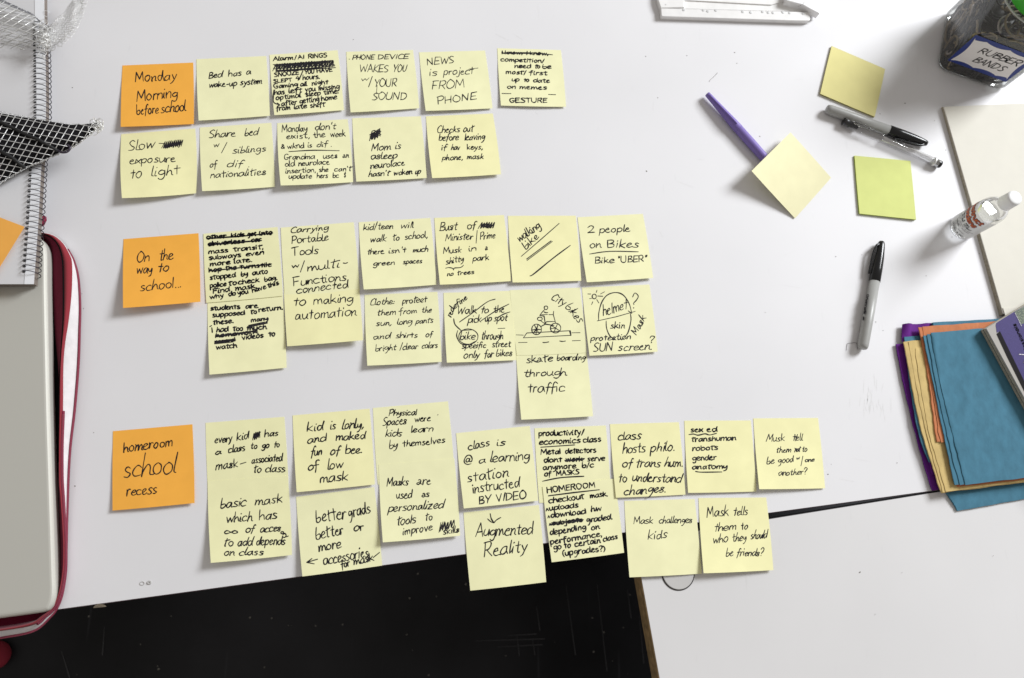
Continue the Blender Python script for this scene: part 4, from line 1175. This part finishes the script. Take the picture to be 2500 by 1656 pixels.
def slab(name, left, tr, br, z0, z1, m, parent=None, amp=.0003, nu=26, nv=44, seed=0, fold=None):
    L_ = resample([U(C('Q', *p), z1) for p in left], nv + 1)
    L_ = [q + Vector((noise.noise(Vector((j * .35, seed * 2.7, 0))) * .0009 + noise.noise(Vector((j * 1.3, seed, 3))) * .0003, 0, 0)) for j, q in enumerate(L_)]
    A, B_ = U(C('Q', *tr), z1), U(C('Q', *br), z1); v = []; f = []
    for j in range(nv + 1):
        R_ = A.lerp(B_, j / nv)
        for i in range(nu + 1):
            t = (i / nu) ** 1.5; q = L_[j].lerp(R_, t)
            e = min(1, i / 2.5, j / 2, (nv - j) / 2)
            w = noise.noise(Vector((q.x * 22 + seed, q.y * 14, seed * 3.1))) + .5 * noise.noise(Vector((q.x * 90, q.y * 45, seed)))
            cr = 1 - abs(noise.noise(Vector((q.x * 26 - q.y * 4, q.y * 8, seed + 9.3)))) * 6
            q.y += .0007 * noise.noise(Vector((q.x * 60, seed, 1.7))) * (j == 0 or j == nv)
            q.z = z1 + amp * 1.5 * (w * e + max(0, cr) * .9 * e) 
            if fold: q.z += fold(t, j / nv)
            v.append(q)
    n = nu + 1
    for j in range(nv):
        for i in range(nu): f.append((j * n + i, (j + 1) * n + i, (j + 1) * n + i + 1, j * n + i + 1))
    ring = [j * n for j in range(nv + 1)] + [nv * n + i for i in range(1, n)] + [j * n + nu for j in range(nv - 1, -1, -1)] + [i for i in range(nu - 1, 0, -1)]
    base = len(v); v += [Vector((v[r].x, v[r].y, v[r].z)) for r in ring]; b2 = len(v); v += [Vector((v[r].x, v[r].y, z0)) for r in ring]; k = len(ring)
    f += [(base + (i + 1) % k, base + i, b2 + i, b2 + (i + 1) % k) for i in range(k)]
    f.append(tuple(b2 + i for i in range(k)))
    return mk(name, v, f, m, parent, smooth=True, origin=None if parent else (v[0] + v[-1]) / 2)
GT = 'folded tissue papers stacked at the right edge'
def tis(label, *a, **k):
    o = slab('tissue_paper', *a, **k); tag(o, label, 'tissue paper', GT); return o
tis('lowest blue tissue, showing its slanted corner below the whole stack', [(420, 1300), (430, 1380), (510, 1505)], (1250, 1200), (1250, 1368), .0002, .0016, M_TB, seed=1, fold=lambda u, v: .0010 * (1 - u) * math.sin(3 * v))
tis('long purple tissue, leftmost sheet of the stack', [(78, 345), (120, 560), (175, 800), (238, 1050), (332, 1362)], (1000, 280), (1200, 1240), .0018, .0034, M_TP, amp=.0005, seed=2)
tis('crumpled purple tissue whose corner shows above the yellow one', [(127, 205), (121, 300), (170, 520), (330, 1250)], (1200, 168), (1200, 1150), .0036, .0052, M_TP, amp=.0004, seed=3,
    fold=lambda u, v: max(0, 1 - v * 9) * (.0045 * max(0, math.sin(u * 55)) * max(0, 1 - u * 4)))
tis('blue tissue showing as a thin edge left of the yellow one', [(137, 291), (175, 600), (218, 880), (255, 1030), (312, 1165)], (1050, 240), (1150, 1100), .0056, .0068, M_TB, seed=4)
tis('blue tissue edge showing above the orange one', [(335, 193), (350, 290)], (1250, 140), (1250, 215), .0056, .0085, M_TB, seed=5, nv=10)
o = tis('yellow tissue with several creased folds along its left side', [(132, 326), (160, 470), (190, 640), (245, 900), (290, 1060), (340, 1210), (395, 1380)], (1100, 232), (1200, 1275), .0072, .0086, M_TY, amp=.0004, seed=6)
slab('fold', [(165, 326), (200, 520), (232, 700), (282, 930), (325, 1090), (405, 1377)], (1000, 245), (1190, 1272), .0088, .0093, M_TY, o, amp=.0003, seed=7)
slab('fold', [(212, 372), (238, 560), (262, 720), (302, 930), (350, 1110), (425, 1372)], (1000, 262), (1190, 1268), .0095, .0099, M_TY, o, amp=.0003, seed=8)
o = tis('orange tissue whose top edge runs under the magazine corner', [(232, 226), (262, 330), (296, 540), (330, 760), (362, 1022)], (1250, 150), (1200, 930), .0102, .0116, M_TO, amp=.0004, seed=9)
slab('fold', [(262, 222), (300, 420), (375, 960), (392, 1028)], (1200, 154), (1200, 935), .0117, .0121, M_TO, o, amp=.0003, seed=12)
o = tis('orange tissue edges peeping out below the big blue one', [(440, 1100), (470, 1240), (512, 1338)], (1200, 1010), (1200, 1262), .0102, .0113, M_TO, seed=10, nv=16)
slab('fold', [(450, 1100), (480, 1240), (540, 1331)], (1200, 1010), (1200, 1257), .0114, .0119, M_TO, o, seed=13, nv=16)
o = tis('large blue tissue on top of the stack, half under the magazine', [(270, 286), (300, 440), (340, 620), (385, 850), (430, 1060), (487, 1322)], (1150, 200), (1200, 1246), .0126, .0136, M_TB, amp=.0003, seed=14)
slab('fold', [(295, 274), (330, 480), (362, 650), (410, 860), (460, 1080), (522, 1324)], (1150, 197), (1200, 1248), .0138, .0144, M_TB, o, amp=.0003, seed=15)
slab('fold', [(320, 264), (352, 440), (384, 600), (440, 840), (495, 1060), (562, 1323)], (1150, 196), (1200, 1247), .0146, .0152, M_TB, o, amp=.00045, seed=16, nu=40, nv=60)

mg = empty('magazine', U((2460, 860), .016)); tag(mg, 'magazine with a purple cover on the blue tissue', 'magazine')
MZ = .0255
def xq(s, z): return [U(p, z) for p in pts('X', s)]
cv = xq('290,372 1500,-352 1500,2580', MZ)
b = MB(); prism(b, [(v.x, v.y) for v in cv], .0235, MZ); b.build('cover', mat('magazine_cover_white', (.42, .40, .37), .6, spec=.2), mg)
for k, (za, zb, m_) in enumerate(((.0163, .0195, M_CREAMEDGE), (.0197, .0210, mat('page_gap', (.08, .075, .07), .8)), (.0212, .0233, M_CREAMEDGE))):
    b = MB(); prism(b, [(v.x + (.0003 if k == 1 else -.0003 * k), v.y) for v in cv], za, zb); b.build('pages', m_, mg)
def lay(name, s, z, m):
    q = xq(s, z); b = MB(); b.add(q, [tuple(range(len(q)))[::-1]] if sum(q[i].x * q[(i + 1) % len(q)].y - q[(i + 1) % len(q)].x * q[i].y for i in range(len(q))) < 0 else [tuple(range(len(q)))]); return b.build(name, m, mg)
lay('cover_field', '428,330 436,298 470,272 700,130 1500,-330 1500,2480 844,1140 490,415 444,440', MZ + .0002, mat('cover_purple', (.062, .048, .17), .6, spec=.2, noise_=(700, .12, 3)))
lay('cover_bar', '440,455 490,415 844,1140 1500,2480 1500,2640 844,1290 600,800', MZ + .0003, mat('cover_black', (.012, .010, .012), .7, spec=.12))
def speckle(name):
    m = mat(name, (.1, .1, .1), .5); nt = m.node_tree; N = nt.nodes; Lk = nt.links; tc = N.new('ShaderNodeTexCoord'); v = N.new('ShaderNodeTexVoronoi'); v.inputs['Scale'].default_value = 900; Lk.new(tc.outputs['Object'], v.inputs['Vector'])
    r = N.new('ShaderNodeValToRGB'); r.color_ramp.elements[0].color = (.30, .34, .20, 1); r.color_ramp.elements[1].color = (.02, .045, .018, 1); r.color_ramp.elements[1].position = .55; Lk.new(v.outputs['Distance'], r.inputs[0]); Lk.new(r.outputs[0], N['Principled BSDF'].inputs['Base Color']); return m
lay('cover_picture', '705,130 1500,-320 1500,420 844,300 800,318', MZ + .0003, speckle('grass_photograph'))
def cov(p, dz=.0006): return U(p, MZ + dz)
b = MB(); ribbons(b, word_strokes('fessionals', C('X', 905, 690), C('X', 722, 300), 46 * CR['X'][2], .05, 1.1, .3), 1.6, cov); b.build('printed_text', M_INK, mg)
M_WINK = mat('white_print', (.75, .72, .78), .5)
b = MB(); ribbons(b, word_strokes('Key', C('X', 1130, 1180), C('X', 880, 700), 190 * CR['X'][2], .0, 1, .3), 2.2, cov); b.build('printed_text', M_WINK, mg)
b = MB(); ribbons(b, [[C('X', 712 + 11 * k, 150 + 22 * k), C('X', 721 + 11 * k, 160 + 22 * k)] for k in range(9)], 1.6, cov); b.build('printed_dashes', M_WINK, mg)

# ------------------------------------------------------------------ white tray at the top
M_TRAY = mat('milky_plastic', (.84, .83, .82), .35, spec=.5, noise_=(90, .04, 3))
tr = empty('plastic_tray', U(C('W', 1100, 0))); tag(tr, 'milky white plastic tray cut off by the top edge of the picture', 'tray')
def wpl(name, s, z0, z1, m=M_TRAY, r=None):
    q = [U(p, z1) for p in pts('W', s)]; b = MB()
    (bev_prism(b, [(v.x, v.y) for v in q], z0, z1, r) if r else prism(b, [(v.x, v.y) for v in q], z0, z1)); return b.build(name, m, tr)
wpl('tray_floor', '150,-500 170,100 2040,150 2110,-500', .0005, .003)
wpl('front_rim', '172,104 2042,152 2052,240 2035,262 1900,262 190,207 178,190', .0003, .0065, r=.0008)
wpl('side_rim', '95,-500 150,-500 330,-500 470,0 466,92 172,100 138,0', .0003, .0070, r=.0008)
wpl('side_rim', '1740,-500 2130,-500 2175,90 2165,172 2050,112 1960,60 1750,5', .003, .0125, mat('white_plastic', (.92, .92, .93), .3), r=.0008)
wpl('inner_wall', '470,0 1560,60 1750,5 1740,-200 470,-200', .0031, .0045)
b = MB(); rnd = random.Random(9)
for x in (230, 460, 705, 760, 862, 1200, 1300, 1450, 1520, 1580, 1705, 1790, 1960):
    y = 128 + (x - 460) * .028 + rnd.uniform(-8, 8) - (58 if x == 230 else 0)
    q = U(C('W', x, y), .0066); lathe(b, q, Z, [(0, .0020), (.0003, .0017), (.0004, .0008)], 10)
o = b.build('rivets', mat('rivet_plastic', (.62, .62, .62), .35), tr); o['kind'] = 'stuff'

# ------------------------------------------------------------------ laptop in its red sleeve
slv = empty('laptop_sleeve', U((150, 1000))); tag(slv, 'red padded laptop sleeve with a zip, opened round the silver laptop', 'sleeve')
M_LIN = mat('dark_red_neoprene', (.15, .006, .028), .85, spec=.15, sheen=.1, bump=(900, .3, .0004)); M_PAD = mat('red_neoprene', (.26, .026, .038), .8, spec=.2, sheen=.2, bump=(900, .3, .0004))
M_WHL = mat('white_fleece', (.72, .69, .70), .9, spec=.1, noise_=(120, .06, 4), bump=(500, .5, .0006)); M_ZIP = mat('crimson_tape', (.19, .005, .035), .7, bump=(1500, .4, .0004)); M_BLK = mat('black_felt', (.008, .006, .007), .9, spec=.1)
Rin = [(60, 566), (95, 575), (112, 585), (122, 610), (125, 680), (133, 800), (144, 921), (144, 1000), (142, 1170), (143, 1376), (138, 1440), (122, 1497), (60, 1520), (-90, 1540)]
Rsm = [(60, 563), (98, 571), (125, 580), (143, 600), (152, 628), (155, 672), (155, 780), (150, 860), (147, 921), (145.5, 1000), (145, 1170), (148, 1209), (153, 1272), (156, 1335), (154, 1397), (144, 1450), (128, 1482), (104, 1502), (60, 1525), (-90, 1548)]
Red = [(60, 560), (98, 568), (128, 574), (152, 592), (168, 618), (176, 643), (175, 716), (167, 789), (160, 833), (155, 892), (154, 1000), (151, 1084), (151, 1167), (153.5, 1209), (157, 1272), (160, 1335), (158, 1397), (147, 1452), (133, 1484), (112, 1504), (70, 1530), (-90, 1553)]
Rou = [(60, 559.5), (98, 567.5), (128.5, 573.5), (153, 591.5), (169, 616), (181, 640), (191, 681), (195, 745), (194, 804), (191, 892), (182, 1000), (172, 1084), (167.5, 1146), (165, 1209), (163, 1272), (161.5, 1335), (160, 1397), (151, 1453), (138, 1486), (121, 1508), (82, 1540), (0, 1557), (-90, 1572)]
def rail(P_, z, n=110):
    q = smooth_line([(p[0], p[1]) for p in P_], 6); m_ = len(q)
    return resample([U(w, z(i / (m_ - 1)) if callable(z) else z) for i, w in enumerate(q)], n)
def rails(name, ra, rb, ma, k=1.0, bulge=0.0, n=5):
    rows = []
    for i in range(n + 1):
        t = i / n; rows.append([a.lerp(c, t) + Z * (bulge * math.sin(math.pi * t)) for a, c in zip(ra, rb)])
    b = MB(); offset_loft(b, rows); return b.build(name, ma, slv, True)
# every rail is sampled at the same heights of the picture so that bands run level
def yrail(P_, z, n=120):
    q = smooth_line([(p[0], p[1]) for p in P_], 8); out = []
    L = [0]
    for i in range(1, len(q)): L.append(L[-1] + math.dist(q[i], q[i - 1]))
    for k in range(n):
        d_ = L[-1] * k / (n - 1); j = 0
        while j < len(q) - 2 and L[j + 1] < d_: j += 1
        t = (d_ - L[j]) / max(1e-9, L[j + 1] - L[j]); p = (q[j][0] + (q[j + 1][0] - q[j][0]) * t, q[j][1] + (q[j + 1][1] - q[j][1]) * t); out.append(U(p, z))
    return out
b = MB(); q = [U(p, .0035) for p in [(-90, 545)] + smooth_line(Rsm, 4)]; prism(b, [(v.x, v.y) for v in q], .0008, .0035); b.build('bottom_panel', M_LIN, slv)
b = MB(); q = [U(p, .0042) for p in [(100, 660), (114, 672), (124, 680), (133, 800), (143, 921), (143, 1000), (141, 1170), (142, 1383), (100, 1383)]]; prism(b, [(v.x, v.y) for v in q], .0036, .0042); b.build('inner_panel', M_BLK, slv)
rails('inner_lining', yrail(Rin, .0045), yrail(Rsm, .0135), M_LIN)
rails('padded_edge', yrail(Rsm, .0135), yrail(Red, .0125), M_PAD, bulge=.0028, n=8)
rails('white_lining', yrail(Red, .0118), yrail(Rou, .0030), M_WHL, bulge=.0010, n=8)
b = MB(); tube(b, [p + Z * .0006 for p in yrail(Rsm, .0138)][:62], .0007, 6); b.build('seam', M_BLK, slv, True)
def zipline(R_, z, lo, hi, r, parent=slv):
    p = yrail(R_, z, 260); n0, n1 = int(lo * 259), int(hi * 259); b = MB(); tube(b, p[n0:n1], r, 6); o = b.build('zipper_tape', M_ZIP, parent, True)
    b = MB()
    for i in range(n0 + 2, n1 - 2):
        for h in (0, .5):
            q = p[i].lerp(p[i + 1], h); d = (p[i + 1] - p[i]).normalized(); s = Vector((-d.y, d.x, 0))
            c = q + Z * (r * .7) + s * r * .45
            prism(b, [((c + d * x * .0005 + s * y * .0007).x, (c + d * x * .0005 + s * y * .0007).y) for x, y in ((-1, -1), (1, -1), (1, 1), (-1, 1))], c.z, c.z + r * .45)
    t = b.build('zipper_teeth', mat('zip_teeth', (.29, .05, .085), .5), o); t['kind'] = 'stuff'
zipline(Red, .0125, .42, .86, .0016)
zipline(Rou, .0034, .10, 1.0, .0013)
b = MB(); q = U((103, 541), .012); lathe(b, q, Vector((.3, 1, 0)), [(-.006, .0012), (-.003, .0032), (.003, .0032), (.006, .0015)], 12); b.build('zipper_pull', M_ZIP, slv, True)

lap = empty('laptop', U((40, 1000), .005)); tag(lap, 'closed silver laptop lying in the red sleeve', 'laptop')
LP_ = [(-520, 515), (-120, 552), (50, 568), (80, 573), (98, 582), (109, 598), (113, 625), (113.5, 700), (116.5, 850), (120, 1000), (126.5, 1200), (132.5, 1385), (134, 1440), (131, 1466), (123, 1484), (108, 1494), (60, 1502), (-120, 1526), (-520, 1580)]
q = [U(p, .0205) for p in smooth_line(LP_, 4)]
b = MB(); bev_prism(b, [(v.x, v.y) for v in q], .0075, .0205, .0042); b.build('lid', mat('silver_anodised', (.57, .56, .51), .5, metal=.2, spec=.5, bump=(2500, .05, .0001)), lap)
q = [U(p, .0135) for p in smooth_line([(x - 1.5, y) for x, y in LP_], 4)]
b = MB(); prism(b, [(v.x, v.y) for v in q], .0045, .0073); b.build('base', mat('laptop_base', (.10, .10, .10), .5), lap)
for seg in ([(110.5, 600), (113.8, 625), (114.3, 655), (114.6, 676)], [(134.5, 1386), (136.3, 1420), (136.5, 1450), (133.5, 1466)]):  # upper tube stands in for a specular glint; lower one is rubber trim
    b = MB(); tube(b, [U(p, .0135) for p in smooth_line(seg, 5)], .0011, 6); b.build('edge_trim_and_glint', mat('pale_trim_and_glint', (.72, .72, .70), .3), lap, True)

# ------------------------------------------------------------------ spiral notebook on the laptop
def nz_(py): return .0150 + .0190 * (py + 100) / 795
nb = empty('spiral_notebook', U((20, 400), .02)); tag(nb, 'spiral bound notebook with plain grey white cover, resting on the laptop', 'notebook')
edge = [(109, -140), (110, 60), (112.5, 150), (113, 290), (103, 394), (95, 540), (84, 694)]
def nslab(name, rgt, z_off, th, m, ybot=0):
    R_ = smooth_line(rgt, 6); v = []; f = []
    for (x, y) in R_:
        z = nz_(y) + z_off; v += [U((-260, y + (260 + x) * .02 * 0), z), U((x, y), z)]
    n = len(R_); k = len(v); v += [Vector((q.x, q.y, q.z - th)) for q in v]
    for i in range(n - 1):
        f += [(2 * i, 2 * i + 2, 2 * i + 3, 2 * i + 1), (k + 2 * i, k + 2 * i + 1, k + 2 * i + 3, k + 2 * i + 2), (2 * i + 1, 2 * i + 3, k + 2 * i + 3, k + 2 * i + 1)]
    f += [(0, 1, k + 1, k), (2 * n - 2, k + 2 * n - 2, k + 2 * n - 1, 2 * n - 1)]
    return mk(name, v, f, m, nb)
nslab('back_cover', edge, -.0118, .0010, mat('notebook_cover', (.60, .61, .64), .5))
nslab('pages', [(x - 5, y - 3) for x, y in edge], -.0004, .0112, mat('shaded_page_block', (.20, .17, .15), .8, noise_=(300, .08, 2)))  # dark colour stands in for the shadowed gap below the notebook
nslab('front_cover', [(x - 1.5, y) for x, y in edge], 0, .0003, mat('cover_sheet', (.68, .675, .69), .45, spec=.4, noise_=(12, .02, 3)))
b = MB()
R_ = smooth_line([(x - 21, y) for x, y in edge if y > -1000], 10)
nslab('binding_strip', edge, .0004, .0002, mat('strip_paper', (.70, .72, .76), .5)) if False else None
ys = []; yv = 62.0
while yv < 690: ys.append(yv); yv += 12.35 + .9 * (yv / 690)
def ex(y):
    for (x0, y0), (x1, y1) in zip(edge, edge[1:]):
        if y0 <= y <= y1: return x0 + (x1 - x0) * (y - y0) / (y1 - y0)
    return edge[-1][0]
path = []; hb = MB()
for i, y in enumerate(ys[:-1]):
    yn = ys[i + 1]
    for k in range(16):
        al = 2 * math.pi * k / 16; yy = y + (yn - y) * k / 16; c = U((ex(yy) - 8.5, yy), nz_(yy) - .0030); r = .0079
        path.append(c + Vector((-math.cos(al) * r, 0, math.sin(al) * r)))
    q = U((ex(y) - 27.5, y - .5), nz_(y) + .00055)
    hb.add([q + Vector((math.cos(a) * .0016, math.sin(a) * .0011, 0)) for a in (0, .9, 1.8, 2.7, 3.6, 4.5, 5.4)], [tuple(range(7))])
tube(b, path, .00042, 5); b.build('wire_spiral', M_WIRE, nb, True)
hb.build('punched_holes', mat('hole_dark', (.03, .03, .03), .9), nb)['kind'] = 'stuff'
b = MB(); v = []
for (x, y) in smooth_line(edge, 6): v.append((U((x - 25, y), nz_(y) + .0004), U((x - 1.8, y), nz_(y) + .0004)))
for (a0, a1), (c0_, c1_) in zip(v, v[1:]): b.add([a0, a1, c1_, c0_], [(0, 3, 2, 1)])
b.build('binding_strip', mat('strip_paper', (.84, .85, .88), .5), nb)

sh = Sheet([(-113, 488), (60, 554), (-37, 711), (-210, 645)], nz_(600) + .0015, 0, 0, .3, tilt=lambda u, v: .003 * (u * v) + .0012 * u)
o = sh.mesh('sticky_note', paper('orange_note_paper_left', (.88, .43, .09))); tag(o, 'blank orange note on the spiral notebook, cut off by the left edge', 'sticky note')

# ------------------------------------------------------------------ wire mesh pouches
def interp(P_, x):
    if x <= P_[0][0]: return P_[0][1]
    for (x0, y0), (x1, y1) in zip(P_, P_[1:]):
        if x0 <= x <= x1: return y0 + (y1 - y0) * (x - x0) / max(1e-6, x1 - x0)
    return P_[-1][1]
def lattice(b, top, bot, x0, x1, zf, d1, s1, d2, s2, r, wob=0.0, ext=0):
    """two families of wires: directions d (pixels), spacings s"""
    rnd = random.Random(4)
    for (dx, dy), sp in ((d1, s1), (d2, s2)):
        l = math.hypot(dx, dy); dx, dy = dx / l, dy / l; nx, ny = -dy, dx
        cx, cy = (x0 + x1) / 2, (interp(top, (x0 + x1) / 2) + interp(bot, (x0 + x1) / 2)) / 2
        k = -40
        while k < 41:
            run = []; ph = rnd.uniform(0, 6)
            for t in range(-90, 91):
                x = cx + nx * sp * k + dx * t * 3; y = cy + ny * sp * k + dy * t * 3
                x += wob * math.sin(t * .5 + ph); y += wob * math.cos(t * .43 + ph)
                if x0 <= x <= x1 and interp(top, x) <= y <= interp(bot, x): run.append(U((x, y), zf(x, y) + (.0004 if sp == s2 else 0)))
                else:
                    if len(run) > 1: tube(b, run, r, 4)
                    run = []
            if len(run) > 1: tube(b, run, r, 4)
            k += 1
btop = [(-60, 262), (0, 273), (84, 289), (173, 304), (215, 303), (246, 299)]; bbot = [(-60, 470), (0, 446), (64, 408), (110, 389), (178, 359), (224, 325), (247, 300)]
def bz(x, y):
    a, c = interp(btop, x), interp(bbot, x); v = max(0, min(1, (y - a) / max(3, c - a))); return .036 + .011 * math.sin(math.pi * v) ** .7 * min(1, (250 - x) / 120)
bp_ = empty('mesh_pouch', U((80, 350), .036)); tag(bp_, 'black pouch covered in silver wire mesh lying across the notebook', 'pouch')
rows = []; low = []
for j in range(13):
    v_ = j / 12; row = []
    for i in range(41):
        x = -60 + 300 * i / 40; a, c = interp(btop, x), interp(bbot, x); y = a + (c - a) * (.02 + .96 * v_); row.append(U((x, y), bz(x, y) - .0012))
    rows.append(row)
b = MB(); offset_loft(b, rows); rows2 = [[Vector((q.x, q.y, min(q.z, .0335))) for q in r_] for r_ in rows]; offset_loft(b, rows2)
offset_loft(b, [rows[0], rows2[0]]); offset_loft(b, [rows[-1], rows2[-1]]); b.build('fabric', mat('black_fabric', (.009, .008, .010), .8, spec=.15, noise_=(200, .5, 3)), bp_, True)
b = MB(); lattice(b, btop, bbot, -60, 245, bz, (-.6, 1), 15.6, (1, .20), 14.6, .00036); b.build('wire_mesh', M_SILVERW, bp_, True)
b = MB(); rnd = random.Random(21)
for (L0, jit) in ((bbot, 3.0), (bbot, 4.2), (btop, 1.6), (bbot, 2.0)):
    p = []
    for i in range(200):
        x = -60 + 306 * i / 199; y = interp(L0, x) + rnd.uniform(-jit, jit) * .8 + (1.5 if L0 is bbot else 0); p.append(tuple(U((x + rnd.uniform(-2, 2), y), bz(x, y) + rnd.uniform(-.001, .0015))))
    tube(b, p, .00028, 4)
for k in range(26):
    x, y = 236 + rnd.gauss(0, 6), 306 + rnd.gauss(0, 6) + rnd.uniform(-2, 6); q = U((x, y), .037); r = rnd.uniform(.0015, .0035); nr = Vector((rnd.gauss(0, 1), rnd.gauss(0, 1), rnd.gauss(0, 1.5))).normalized(); ax = nr.orthogonal(); ay = nr.cross(ax)
    tube(b, [q + ax * r * math.cos(a) + ay * r * math.sin(a) for a in (0, .8, 1.6, 2.4, 3.2, 4, 4.8, 5.6)], .0003, 4, closed=True)
b.build('wire_trim', M_SILVERW, bp_, True)
for P_, r in (([(-60, 262), (-10, 292), (30, 312), (60, 327), (95, 342), (140, 368)], .0017), ([(-60, 330), (0, 368), (30, 386), (48, 400), (60, 409)], .0018)):
    b = MB(); tube(b, smooth_line([tuple(U(p, bz(*p) + .0012)) for p in P_], 5), r, 8); b.build('cord', mat('black_cord', (.012, .012, .013), .6), bp_, True)
b = MB(); tube(b, smooth_line([tuple(U(p, .040)) for p in ((138, 366), (150, 372), (163, 371), (171, 362), (166, 355), (158, 356))], 5), .0012, 8); b.build('hook', mat('dark_hook', (.06, .05, .07), .35, metal=.5), bp_, True)

sp_ = empty('wire_mesh_bag', U((60, 60), .034)); tag(sp_, 'empty silver wire mesh bag with a ruffled tail in the top left corner', 'mesh bag')
stop = [(-60, -30), (0, -4), (30, 10), (80, 34), (112, 62), (118, 70)]; sbot = [(-60, 112), (0, 118), (60, 123), (105, 124), (118, 112)]
def sz(x, y):
    a, c = interp(stop, x), interp(sbot, x); v = max(0, min(1, (y - a) / max(3, c - a))); return .026 + .016 * math.sin(math.pi * v) ** .8
b = MB(); lattice(b, stop, sbot, -60, 116, sz, (1, -.62), 15, (1, .38), 14.0, .00042); b.build('wire_mesh', M_SILVERW, sp_, True)
b = MB(); lattice(b, stop, [(x, y - (0 if x > 60 else 0)) for x, y in sbot], -60, 116, lambda x, y: sz(x, y) - .012, (1, -.35), 16, (1, .2), 8, .00025, .8); b.build('wire_mesh', M_SILVERD, sp_, True)
b = MB(); rnd = random.Random(31)
for k in range(9):
    p = []; o_ = rnd.uniform(0, 10)
    for i in range(70):
        x = -60 + 176 * i / 69; y = interp(stop, x) + o_ * (1 - i / 90) + rnd.uniform(-1.6, 1.6) + 1; p.append(tuple(U((x, y), sz(x, y) + rnd.uniform(-.001, .001))))
    tube(b, p, .00026, 4)
b.build('gathered_edge', mat('dark_grey_wire', (.28, .28, .30), .4, metal=.5), sp_, True)  # gathered wire in a darker grey than the mesh
b = MB(); rnd = random.Random(33)
cl = [(112, 92), (128, 88), (145, 74), (160, 58), (172, 42), (182, 24), (190, 6), (194, -30)]; wd = [30, 27, 25, 24, 20, 18, 15, 14]
cs = smooth_line(cl, 6); ws = smooth_line([(w,) for w in wd], 6)
def tail(s, t):
    i = min(len(cs) - 2, max(1, int(s * (len(cs) - 1)))); d = Vector((cs[i + 1][0] - cs[i - 1][0], cs[i + 1][1] - cs[i - 1][1])).normalized(); w = ws[i][0]
    x = cs[i][0] - d.y * t * w; y = cs[i][1] + d.x * t * w
    return U((x, y), .028 + .006 * math.cos(t * 3.1) * math.cos(s * 9))
for k in range(-16, 24):
    for sg in (1, -1):
        p = []
        for i in range(60):
            t = -1 + 2 * i / 59; s = k / 20 + sg * t * .16 + .06
            if 0 <= s <= 1: p.append(tail(s, t + .04 * math.sin(i * .9 + k)))
        if len(p) > 2: tube(b, p, .00030, 4)
for k in range(18):   # scalloped loops along the lower side
    s = k / 18; q0 = tail(s, 1.0); p = [q0 + Vector((math.cos(a) * .0030, math.sin(a) * .0030, rnd.uniform(-.001, .001))) for a in (0, .9, 1.8, 2.7, 3.6, 4.5, 5.4)]
    tube(b, p, .0003, 4, closed=True)
b.build('ruffled_tail', M_SILVERW, sp_, True)
b = MB()
for k in range(60):
    x, y = 108 + rnd.gauss(0, 7), 96 + rnd.gauss(0, 20); q = U((x, y), .036 + rnd.uniform(-.004, .006)); r = rnd.uniform(.0012, .0035); nr = Vector((rnd.gauss(0, 1), rnd.gauss(0, 1), rnd.gauss(0, 1))).normalized(); ax = nr.orthogonal(); ay = nr.cross(ax)
    tube(b, [q + ax * r * math.cos(a) + ay * r * math.sin(a) for a in (0, .9, 1.8, 2.7, 3.6, 4.5, 5.4)], .00028, 4, closed=True)
b.build('bunched_wire', M_SILVERW, sp_, True)

# something red on the floor, out of focus at the lower left
b = MB(); q = U((-16, 1601), FZ + .02); lathe(b, Vector((q.x, q.y, FZ)), Z, [(0, .016), (.004, .021), (.011, .023), (.018, .020), (.022, .012), (.023, .004)], 24)
tag(b.build('red_pouch', mat('red_cloth', (.25, .012, .03), .8), None, True), 'small red pouch on the dark floor below the laptop', 'pouch')
